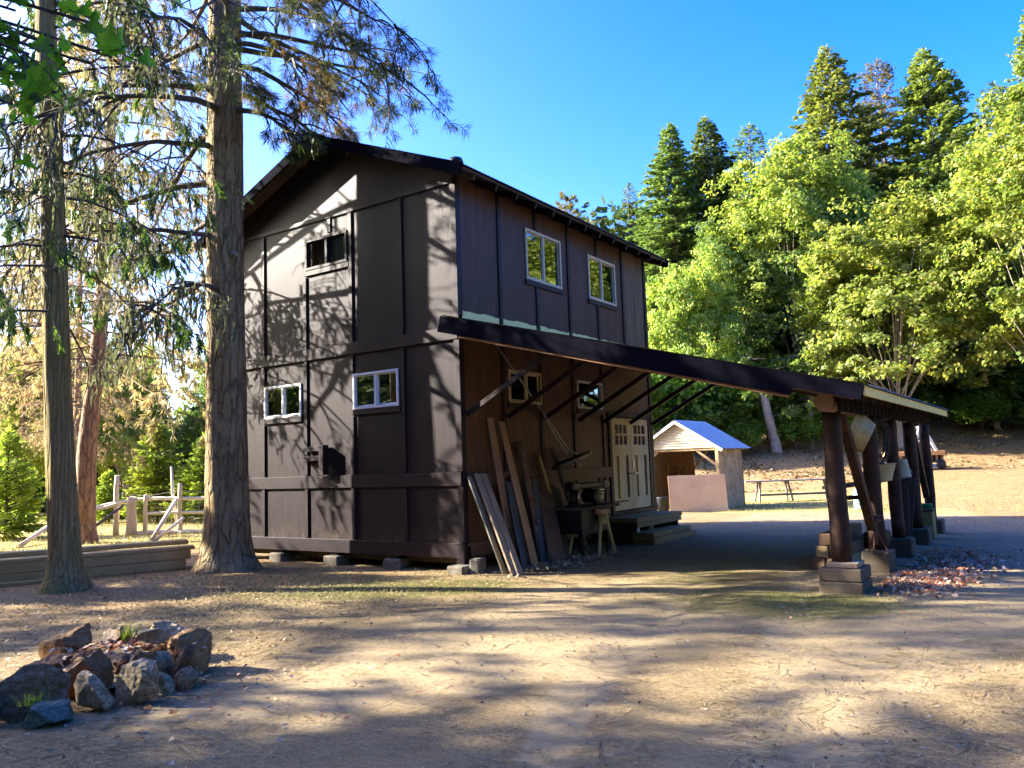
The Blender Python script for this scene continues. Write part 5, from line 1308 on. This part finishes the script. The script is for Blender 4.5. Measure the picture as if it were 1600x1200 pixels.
tag(link_mesh(np_mesh('far_thicket', diamonds(P, D, S, rw.uniform(.4, .9, N), rw.uniform(.25, .55, N), .15), 4), 'far_thicket', M['darkwood']), kind='stuff')

# ------------------------------------------------------------------ big pine beside the barn
bp_ = (-4.40, -1.22, 0)
pine = thing('pine_tree', 'big grey-barked pine beside the barn corner with hanging lichen', 'pine', bp_)
mb = trunk_mb([(bp_[0], bp_[1], -.15), (bp_[0], bp_[1], .0), (bp_[0]+.01, bp_[1], .25), (bp_[0]+.02, bp_[1], .6), (bp_[0]+.02, bp_[1]+.01, 1.2), (bp_[0], bp_[1]-.0, 4.5), (bp_[0]-.03, bp_[1]-.02, 10), (bp_[0], bp_[1], 18), (bp_[0], bp_[1], 25)],
              [.66, .60, .47, .41, .375, .335, .30, .17, .02], 40, .055, 3)
mb.build('trunk', M['bark_pine'], pine)
q = random.Random(5); mb = MB(); live = []; brown = []; dead = []; lich = []
rtv = Vector((CA, SA, 0))
for k in range(86):
    z = 4.6+19.5*(k/86)**1.05; a = k*2.399+q.uniform(-.4, .4); L = max(.7, 4.3*(1-((z-7)/20)**2 if z > 7 else 1-.12*(7-z)))*q.uniform(.7, 1.05)
    d = Vector((math.cos(a), math.sin(a), 0)); side = d.dot(rtv)
    if z < 8.0 and side > -.05: 
        if q.random() < .8: continue
        L *= .3
    if (d.y > .2 or side > .3) and z < 9.3: continue
    if side > .1: L *= .8
    out = []; lo = z < 7.2 or (z < 10.5 and side < .15 and q.random() < .85)
    grow(mb, (bp_[0]+d.x*.2, bp_[1]+d.y*.2, z), (d.x, d.y, .05 if z < 14 else .35), L, .035+.008*L, 2, out, .75 if z < 11 else .35, 6 if not lo else 11, .2, q, 5, .35)
    for t in out:
        if lo: (dead.append(t) if q.random() < .66 else lich.append(t))
        else:
            if t[2] > .55 and q.random() < .65: (brown if q.random() < .16 else live).append(t)
            if z < 12 and q.random() < .22 and side < .4: lich.append(t)
# two long limbs that droop over the gable's roof
for (z, a, L, up_, dr_k) in ((10.4, .30, 3.4, .0, .8), (9.7, .62, 2.8, -.1, .8), (11.0, .42, 3.9, .0, .9), (9.0, .85, 2.0, -.2, .6), (9.3, .1, 2.7, -.1, .7), (10.0, -.25, 3.0, 0, .7), (8.4, .45, 1.9, -.25, .5), (9.9, .2, 3.7, .1, .9), (11.6, .25, 4.2, .05, .9), (8.8, -.15, 2.2, -.1, .6), (10.7, .75, 3.2, 0, .8)):
    d = rtv*math.cos(a)+Vector((-SA, CA, 0))*math.sin(a)*-1; out = []
    grow(mb, (bp_[0]+d.x*.2, bp_[1]+d.y*.2, z), (d.x, d.y, up_), L, .06, 2, out, dr_k, 8, .2, q, 5, .25)
    br_ = q.random() < .35
    for t in out:
        if t[2] > .7: (brown if q.random() < (.75 if br_ else .12) else live).append(t)
        if q.random() < .05: lich.append(t)
mb.build('limbs', M['twig'], pine)
off = np.array(bp_)
link_mesh(np_mesh('crown', tufts(live, 22, .22, .009, .75, .12, 4)-off, 4), 'crown', M['pineneedle'], pine)
link_mesh(np_mesh('brown_needles', tufts(brown, 26, .22, .009, .65, .3, 5)-off, 4), 'brown_needles', M['pinebrown'], pine)
LP = np.array([t[0][:] for t in lich]); LP = np.repeat(LP, 2, 0)+np.random.default_rng(2).normal(size=(len(LP)*2, 3))*.09
link_mesh(np_mesh('lichen', ribbons(LP, .36, .055, 6)-off, 4), 'lichen', M['lichen'], pine)
mb = MB(); mb.tube([(bp_[0]+.27, bp_[1]-.1, 5.6), (bp_[0]+.40, bp_[1]-.12, 5.62), (bp_[0]+.47, bp_[1]-.1, 5.57)], [.045, .04, .028], 8); mb.build('branch_stub', M['bark_pale'], pine)
# ------------------------------------------------------------------ near dark cedar
cp = (-4.78, -3.79, 0)
ced = thing('cedar_tree', 'mossy dark cedar trunk with drooping sprays, nearest tree at the left', 'cedar', cp)
mb = trunk_mb([(cp[0], cp[1], -.15), (cp[0], cp[1], 0), (cp[0], cp[1], .2), (cp[0]-.02, cp[1], .5), (cp[0]-.06, cp[1]-.04, 1.3), (-4.93, -3.90, 3.2), (-5.10, -4.01, 7.35), (-5.2, -4.08, 9), (-5.3, -4.1, 17)], [.46, .40, .29, .235, .215, .195, .165, .15, .02], 30, .05, 8)
mb.build('trunk', M['bark_cedar'], ced)
mb = MB(); tips = []
for k in range(58):
    z = 3.9+12*(k/58); a = k*2.399+q.uniform(-.4, .4); d = Vector((math.cos(a), math.sin(a), 0)); out = []
    if d.dot(rtv) > .5 and z < 5.4: continue
    L = (2.5 if z < 10 else 2.0)*(1-max(0, (z-9)/9))*q.uniform(.6, 1.1)+.4
    f = (z-4)/12
    grow(mb, (-4.9-.3*f, -3.87-.2*f, z), (d.x, d.y, .1), L, .026, 2, out, .8, 7, .2, q, 4, .3)
    live_ = q.random() < (.45 if z < 5.8 else .8)
    tips += [t for t in out if t[2] > .4 and live_ and q.random() < .6]
mb.build('limbs', M['twig'], ced)
link_mesh(np_mesh('crown', fronds(tips, 18, .13, .02, 9, .55)-np.array(cp), 4), 'crown', M['cedar'], ced)
# ------------------------------------------------------------------ leaning red-barked dying pine
rp = (-13.4, .98, tz(-13.4, .98)-.05)
red = thing('pine_tree', 'leaning red-barked pine with dead orange needles, behind the timber pile', 'pine', rp)
mb = trunk_mb([(-13.42, .94, -.3), (-13.4, .95, .1), (-13.38, .96, .5), (-13.32, .98, 2.5), (-13.15, 1.1, 4.6), (-12.96, 1.22, 8), (-12.93, 1.25, 11.3), (-12.9, 1.25, 19)], [.46, .38, .28, .235, .20, .16, .13, .02], 24, .05, 12)
mb.build('trunk', M['bark_red'], red)
mb = MB(); tips = []
for k in range(74):
    z = 4.5+14*(k/74); a = k*2.399+q.uniform(-.4, .4); d = Vector((math.cos(a), math.sin(a), 0)); out = []
    L = (4.2*(1-max(0, (z-5)/15)))*q.uniform(.65, 1.1)+.5
    x0 = np.interp(z, [2.5, 4.6, 8, 11.3], [-13.32, -13.15, -12.96, -12.93]); y0 = np.interp(z, [2.5, 4.6, 8, 11.3], [.98, 1.1, 1.22, 1.25])
    grow(mb, (x0, y0, z), (d.x, d.y, .15), L, .036, 2, out, .55, 7, .22, q, 4, .35)
    tips += [t for t in out if t[2] > .45 and q.random() < .55]
lm = mb.build('limbs', M['twigred'], red)
cw = link_mesh(np_mesh('crown', tufts(tips, 13, .23, .024, .5, .45, 15)-np.array(rp), 4), 'crown', M['orange'], red)
for (l, d, rz, s, lab_) in ((-16.5, 30, 2.0, .75, 'dead orange pine far back between the near trunk and the leaning red pine'), (-22.5, 36, 1.0, .7, 'dead orange pine far back at the left edge')):
    dup(red, at(l, d), rz, s, lab_, 'dead orange pines')

# ------------------------------------------------------------------ maple bough hanging in at the top left
mx, my = site(-5.2, 3.0)
mp_ = thing('maple_tree', 'large-leaved maple bough hanging into the top left corner', 'maple', (mx, my, 0))
mb = trunk_mb([(mx, my, -.1), (mx, my, 2.5), (mx+.1, my+.1, 6.5)], [.2, .16, .07], 14, .03, 2); mb.build('trunk', M['bark_far'], mp_)
def lm_pt(px, py, d):  # point a given way off the view axis, used as metres right / ahead / up
    return (px, py, d)
ml = MB(); leafP = []
def bough(p0, p1, sag=.25, nt=9):
    p0, p1 = Vector(p0), Vector(p1); pts = [p0.lerp(p1, f)+Vector((0, 0, sag*math.sin(math.pi*f))) for f in np.linspace(0, 1, 9)]
    ml.tube(pts, [.022*(1-.8*f)+.003 for f in np.linspace(0, 1, 9)], 6, False)
    for k in range(nt*3):
        f = q.uniform(.25, 1); i = min(7, int(f*8)); b = pts[i].lerp(pts[i+1], f*8-i); e = b+Vector((q.uniform(-.3, .3), q.uniform(-.3, .3), q.uniform(-.35, .1)))
        ml.tube([b, b.lerp(e, .5)+Vector((0, 0, .03)), e], [.005, .004, .003], 4, False); leafP.extend([e, b.lerp(e, .6)])
def S3(l, d, z): x, y = site(l, d); return (x, y, z)
for (l, d, z, sg) in ((-2.15, 4.0, 3.85, .15), (-2.2, 4.3, 4.05, .2), (-2.3, 3.7, 3.75, .2), (-2.45, 4.2, 3.8, .2), (-2.05, 3.9, 4.0, .2), (-2.6, 4.2, 3.95, .2), (-2.25, 3.5, 3.4, .15), (-2.3, 3.9, 3.9, .2), (-2.5, 3.9, 4.1, .2)):
    bough((mx+.05, my+.05, 4.0+.2*q.random()), S3(l, d, z), sg, 9)
ml.build('limbs', M['twig'], mp_)
half = [(0, 0), (.10, .02), (.30, -.06), (.24, .10), (.50, .14), (.40, .25), (.52, .42), (.30, .42), (.30, .52), (.15, .50), (.13, .66), (.17, .74), (.07, .86), (0, 1.0)]
outl = half+[(-x, y) for x, y in half[-2:0:-1]]
lv = MB()
for p in leafP:
    s = q.uniform(.08, .155); yaw = q.uniform(0, 6.28); Mx = Matrix.Translation(p) @ Matrix.Rotation(yaw, 4, 'Z') @ Matrix.Rotation(R(q.uniform(95, 165)), 4, 'X') @ Matrix.Rotation(q.uniform(-.6, .6), 4, 'Y')
    c = Mx @ Vector((0, .32*s, .03*s)); vs = [c]+[Mx @ Vector((x*s, y*s, .34*s*abs(x)-.25*s*(y-.3)**2)) for x, y in outl]; n_ = len(outl)
    lv.add(vs, [(0, 1+i, 1+(i+1) % n_) for i in range(n_)])
lv.build('leaves', M['maplenear'], mp_)

# ------------------------------------------------------------------ trees out of view: some shade the yard from the left, others added to dim the gable
SG = 'trees off to the left that shade the yard'
def shade(pr_, H0, l, d, H, rz, w=1.0):
    p = at(l, d); s = H/H0; dup(pr_, p, rz, (s*w, s*w, s), 'tall tree beside or behind the viewpoint, outside the photo, shading the yard', SG)
for k, (l, d, s_) in enumerate(((-17.2, 18.6, 1.45), (-16.6, 17.0, 1.6), (-17.5, 15.6, 1.9), (-16.8, 14.0, 1.5))):
    dup(yf, at(l, d), k*1.1, s_, 'young fir off to the left, outside the photo, shading the trunks', 'young firs off to the left')
SHADE = [(-29, 14.3, 27, 1.3, 'n'), (-19, 8.3, 19, .3, 't'), (-33, 9.3, 27, .8, 'n'), (-17, 4.5, 18, 2.7, 'f'), (-26, 6.5, 24, 2.0, 'f'), (-24, 1.5, 22, 3.5, 'f'),
         (-33, 7.5, 26, .5, 'F'), (-39, 10.5, 28, 1.5, 'F'), (-45, 12.0, 30, 2.5, 'F'), (-36, 4.0, 27, 3.5, 'F'), (-42, 6.5, 29, 4.5, 'F'),  # dense unseen firs added to block bright sky mirrored in the gable
         (-15, -1, 16, 4.2, 't'), (-21, -5, 20, 5.0, 'f'), (-30, 2, 25, 1.7, 'f'), (-13.5, -5.5, 15, 2.9, 't'), (-3, -13, 18, 2.2, 't'), (4, -14, 18, 3.1, 'f'), (11, -12, 19, 4.4, 'f'), (17, -7, 18, .6, 'f'), (21, 1, 18, 1.6, 'f'), (24, 9, 19, 5.2, 'f')]  # those behind the viewpoint are added to dim the ambient light
for k, (l, d) in enumerate(((-23, -13), (-17, -15), (-11, -14), (-6, -17), (0, -15), (-20, -20), (-13, -21), (5, -19), (11, -17))):  # unseen firs added to cut sky light on the gable
    shade(fir, 25, l, d, 24, k*1.3, 1.3)
for l, d, H, rz, kd in SHADE:
    pr_, H0 = {'d': (dying, 28), 't': (thinfir, 22), 'f': (fir, 25), 'n': (thinfir, 22), 'F': (fir, 25)}[kd]; shade(pr_, H0, l, d, H, rz, .5 if kd in 'nd' else 1.0)

# ------------------------------------------------------------------ litter
def scatter_flat(name, xy, zoff, L, Wd, tilt, mat, seed, kind='stuff', fold=.1):
    r = np.random.default_rng(seed); N = len(xy); z = terrain(xy[:, 0], xy[:, 1])+zoff*r.uniform(.2, 1, N)
    a = r.uniform(0, 6.283, N); D = unit(np.stack([np.cos(a), np.sin(a), r.normal(size=N)*tilt], -1)); S = unit(np.cross(np.stack([r.normal(size=N)*tilt, r.normal(size=N)*tilt, np.ones(N)], -1), D))
    V = diamonds(np.stack([xy[:, 0], xy[:, 1], z], -1)-D*(L/2)[:, None], D, S, L, Wd, fold)
    V[:, 2] = np.maximum(V[:, 2], np.repeat(terrain(xy[:, 0], xy[:, 1]), 4)+.003)
    return tag(link_mesh(np_mesh(name, V, 4), name, M[mat]), kind=kind)
rs_ = np.random.default_rng(8)
# dropped pine needles, thickest in drifts; they fall in bunches
N = 26000; l_ = rs_.uniform(-6.5, 8.5, N); d_ = 2.3+10.5*rs_.uniform(0, 1, N)**1.6; x_, y_ = site(l_, d_)
keep = rs_.uniform(0, 1, N) < np.clip(.08+.85*vnoise(x_, y_, 31, 4, 1.5), .02, .9); xy = np.stack([x_, y_], -1)[keep]
def needle_bunches(name, xy, per, L, wd, mat, seed):
    r = np.random.default_rng(seed); N = len(xy); a = np.repeat(r.uniform(0, 6.283, N), per)+r.normal(size=N*per)*.35; P2 = np.repeat(xy, per, 0)+r.normal(size=(N*per, 2))*.02; n_ = len(a)
    LL = L*r.uniform(.6, 1.25, n_); out = []; prev = P2; z0 = .004+.012*r.uniform(0, 1, n_)
    for sgm in range(2):
        a2 = a+sgm*r.normal(size=n_)*.25; nx = prev+np.stack([np.cos(a2), np.sin(a2)], -1)*(LL/2)[:, None]; sd = np.stack([-np.sin(a2), np.cos(a2)], -1)*wd/2
        za = terrain(prev[:, 0], prev[:, 1])+z0; zb = terrain(nx[:, 0], nx[:, 1])+z0*(1 if sgm == 0 else .3)
        c = lambda p, z: np.stack([p[:, 0], p[:, 1], z], -1)
        k_ = 1 if sgm == 0 else .4
        out.append(np.stack([c(prev-sd, za), c(prev+sd, za), c(nx+sd*k_, zb), c(nx-sd*k_, zb)], 1).reshape(-1, 3)); prev = nx
    return tag(link_mesh(np_mesh(name, np.concatenate(out), 4), name, M[mat]), kind='stuff')
needle_bunches('pine_needle_litter', xy, 3, .17, .0045, 'needlelit', 1)
M['darklit'] = leaf_mat('dark_twigs', [(.07, .042, .024), (.13, .08, .045), (.21, .14, .08)], .0, (1, 1, 1))
N = 1500; l_ = rs_.uniform(-6.5, 8.5, N); d_ = 2.3+10*rs_.uniform(0, 1, N)**1.5; x_, y_ = site(l_, d_); k_ = rs_.uniform(0, 1, N) < np.clip(.45+.6*vnoise(x_, y_, 71, 3, 1.0), .1, 1)
needle_bunches('twig_litter', np.stack([x_, y_], -1)[k_], 1, .26, .009, 'darklit', 14)
N = 6500; l_ = rs_.uniform(-6.5, 8.5, N); d_ = 2.3+10*rs_.uniform(0, 1, N)**1.5; x_, y_ = site(l_, d_); k_ = rs_.uniform(0, 1, N) < np.clip(.3+.9*vnoise(x_, y_, 73, 3, 1.3), .04, 1); xy = np.stack([x_, y_], -1)[k_]; n_ = len(xy)
scatter_flat('bark_crumbs', xy, .012, rs_.uniform(.012, .05, n_), rs_.uniform(.008, .025, n_), .3, 'darklit', 15)
N = 2600; l_ = rs_.uniform(-7, 9, N); d_ = 2.4+12*rs_.uniform(0, 1, N)**1.3; x_, y_ = site(l_, d_); keep = rs_.uniform(0, 1, N) < np.clip(.3+.6*vnoise(x_, y_, 37, 3, .9), .04, 1); xy = np.stack([x_, y_], -1)[keep]; n_ = len(xy)
scatter_flat('fallen_leaves', xy, .015, rs_.uniform(.015, .06, n_), rs_.uniform(.012, .04, n_), .35, 'leafdead', 2)
xy = np.concatenate([np.stack(site(*a), -1) for a in [(rs_.normal(-4.4, 2.2, 15000), rs_.normal(11.4, 2.0, 15000))]]); n_ = len(xy)
scatter_flat('bark_litter', xy, .02, rs_.uniform(.02, .07, n_), rs_.uniform(.008, .026, n_), .35, 'barklit', 3)
# loose stones and grit of the yard
def pebbles(name, xy, size, mat, seed):
    r = np.random.default_rng(seed); N = len(xy); c = np.stack([xy[:, 0], xy[:, 1], terrain(xy[:, 0], xy[:, 1])+size*.12], -1)
    a = r.uniform(0, 6.28, N); ca, sa = np.cos(a), np.sin(a); k = r.uniform(.6, 1.2, (N, 6))
    X = np.stack([ca, sa, 0*a], -1)*size[:, None]; Y = np.stack([-sa, ca, 0*a], -1)*size[:, None]*.8; Z = np.stack([0*a, 0*a, size*.5], -1)
    v = [c+X*k[:, :1], c+Y*k[:, 1:2], c-X*k[:, 2:3], c-Y*k[:, 3:4], c+Z*k[:, 4:5]+X*.2, c-Z]
    V = np.stack(v, 1).reshape(-1, 3); F = np.array([(0, 1, 4), (1, 2, 4), (2, 3, 4), (3, 0, 4)])
    F = (np.arange(N)[:, None, None]*6+F[None]).reshape(-1, 3)
    me = bpy.data.meshes.new(name); me.vertices.add(N*6); me.vertices.foreach_set('co', V.astype(np.float32).ravel())
    me.loops.add(len(F)*3); me.loops.foreach_set('vertex_index', F.astype(np.int32).ravel()); me.polygons.add(len(F)); me.polygons.foreach_set('loop_start', np.arange(0, len(F)*3, 3, dtype=np.int32)); me.update(calc_edges=True)
    return tag(link_mesh(me, name, M[mat]), kind='stuff')
M['grit'] = leaf_mat('yard_stones', [(.16, .13, .10), (.30, .25, .19), (.46, .40, .32), (.22, .20, .18)], .0)
N = 26000; l_ = rs_.uniform(-7, 9, N); d_ = 2.3+12*rs_.uniform(0, 1, N)**1.6; x_, y_ = site(l_, d_); k_ = rs_.uniform(0, 1, N) < np.clip(.35+.7*vnoise(x_, y_, 51, 4, 1.2), .06, 1)
pebbles('yard_grit', np.stack([x_, y_], -1)[k_], .005+.018*rs_.uniform(0, 1, k_.sum())**3.5, 'grit', 1)
N = 14000; x_ = rs_.uniform(.6, 12, N); y_ = rs_.uniform(2.5, 13, N); pebbles('drive_gravel', np.stack([x_, y_], -1), .008+.022*rs_.uniform(0, 1, N)**2, 'grit', 2)
# heap of red leaves beside the post blocks
n_ = 2600; f = rs_.uniform(0, 1, n_)
xy = np.stack([6.25+.32*rs_.normal(size=n_)+.15*f, .6+4.2*f+.3*rs_.normal(size=n_)], -1); xy = xy[xy[:, 0] > 5.92]; n_ = len(xy)
scatter_flat('leaf_heap', xy, .035, rs_.uniform(.04, .10, n_), rs_.uniform(.03, .07, n_), .5, 'leafdead', 4, fold=.25)
n_ = 9000; l_ = np.concatenate([rs_.uniform(7, 16, n_//2), rs_.uniform(17, 34, n_//2)]); d_ = np.concatenate([rs_.uniform(33.5, 43, n_//2), rs_.uniform(36, 52, n_//2)]); x_, y_ = site(l_, d_)
k_ = rs_.uniform(0, 1, n_) < np.clip(.45+.9*vnoise(x_, y_, 61, 3, .7), .05, 1); xy = np.stack([x_, y_], -1)[k_]; n_ = len(xy)
scatter_flat('bank_leaf_litter', xy, .06, rs_.uniform(.08, .24, n_), rs_.uniform(.06, .16, n_), .5, 'barklit', 12, fold=.2)
n_ = 1500; xy = np.stack([1.0+.20*rs_.normal(size=n_), 1.45+.65*rs_.normal(size=n_)], -1)
scatter_flat('chip_heap', xy, .07, rs_.uniform(.03, .09, n_), rs_.uniform(.02, .05, n_), .5, 'chips', 5, fold=.2)
n_ = 260; xy = np.stack([1.2+.26*rs_.normal(size=n_), -6.35+.24*rs_.normal(size=n_)], -1); o = scatter_flat('planter_leaves', xy, .02, rs_.uniform(.04, .09, n_), rs_.uniform(.03, .06, n_), .5, 'leafdead', 6, fold=.25); o.location.z = .2
n_ = 300; xy = np.stack([1.5+.8*rs_.normal(size=n_), -6.7+.6*rs_.normal(size=n_)], -1); scatter_flat('leaves_round_rocks', xy, .03, rs_.uniform(.03, .07, n_), rs_.uniform(.02, .05, n_), .5, 'leafdead', 7, fold=.25)
def blades(name, xy, hgt, wd, mat, seed, lean=.35):
    r = np.random.default_rng(seed); N = len(xy); P = np.stack([xy[:, 0], xy[:, 1], terrain(xy[:, 0], xy[:, 1])-.005], -1)
    D = unit(np.stack([r.normal(size=N)*lean, r.normal(size=N)*lean, np.ones(N)], -1)); a = r.uniform(0, 6.28, N); S = np.stack([np.cos(a), np.sin(a), 0*a], -1)
    return link_mesh(np_mesh(name, diamonds(P, D, S, hgt*r.uniform(.4, 1.3, N), np.full(N, wd)), 4), name, M[mat])
N = 42000; l_ = rs_.uniform(-2, 20, N); d_ = 19+15*rs_.uniform(0, 1, N)**1.4; x_, y_ = site(l_, d_); k_ = (y_ > 13.35)&(rs_.uniform(0, 1, N) < np.clip(.55+.7*vnoise(x_, y_, 41, 3, .8), .05, 1))&~((x_ < .1)&(y_ < 13.9)&(x_ > -3))
tag(blades('dry_grass', np.stack([x_, y_], -1)[k_], .10, .012, 'drygrass', 3), kind='stuff')
N = 16000; l_ = rs_.uniform(-22, -7, N); d_ = 18+14*rs_.uniform(0, 1, N)**1.2; x_, y_ = site(l_, d_)
tag(blades('dry_weeds', np.stack([x_, y_], -1), .14, .014, 'drygrass', 4, .5), kind='stuff')
N = 5200; x_ = np.concatenate([5.5+.75*rs_.normal(size=N//2), .4+1.2*rs_.normal(size=N//2)]); y_ = np.concatenate([-.55+.35*rs_.normal(size=N//2), -1.6+.55*rs_.normal(size=N//2)])
k_ = ~((np.abs(x_-5.63) < .27)&(np.abs(y_-.33) < .31))
tag(blades('green_grass', np.stack([x_, y_], -1)[k_], .045, .004, 'grass', 5, .6), kind='stuff')
N = 900; x_ = rs_.normal(.1, 1.3, N); y_ = rs_.normal(-2.2, .7, N)
tag(blades('dry_stalks', np.stack([x_, y_], -1), .11, .0035, 'drygrass', 9, .5), kind='stuff')
def tuft_thing(name, label, x, y, z, n, h, mat, lean):
    r = np.random.default_rng(int(x*100)); P = np.stack([r.normal(size=n)*.03, r.normal(size=n)*.03, np.zeros(n)], -1); D = unit(np.stack([r.normal(size=n)*lean, r.normal(size=n)*lean, np.ones(n)], -1)); a = r.uniform(0, 6.28, n)
    o = link_mesh(np_mesh(name, diamonds(P, D, np.stack([np.cos(a), np.sin(a), 0*a], -1), h*r.uniform(.5, 1.2, n), np.full(n, .008)), 4), name, M[mat], None, (x, y, z)); tag(o, label, 'plant')
tuft_thing('grass_tuft', 'tuft of thin green grass growing in the middle of the rock ring', .78, -6.02, .2, 50, .19, 'grass', .5)
tuft_thing('seedling', 'bright green feathery seedling in front of the long grey slab', 1.86, -7.33, .12, 120, .09, 'youngfir', .7)
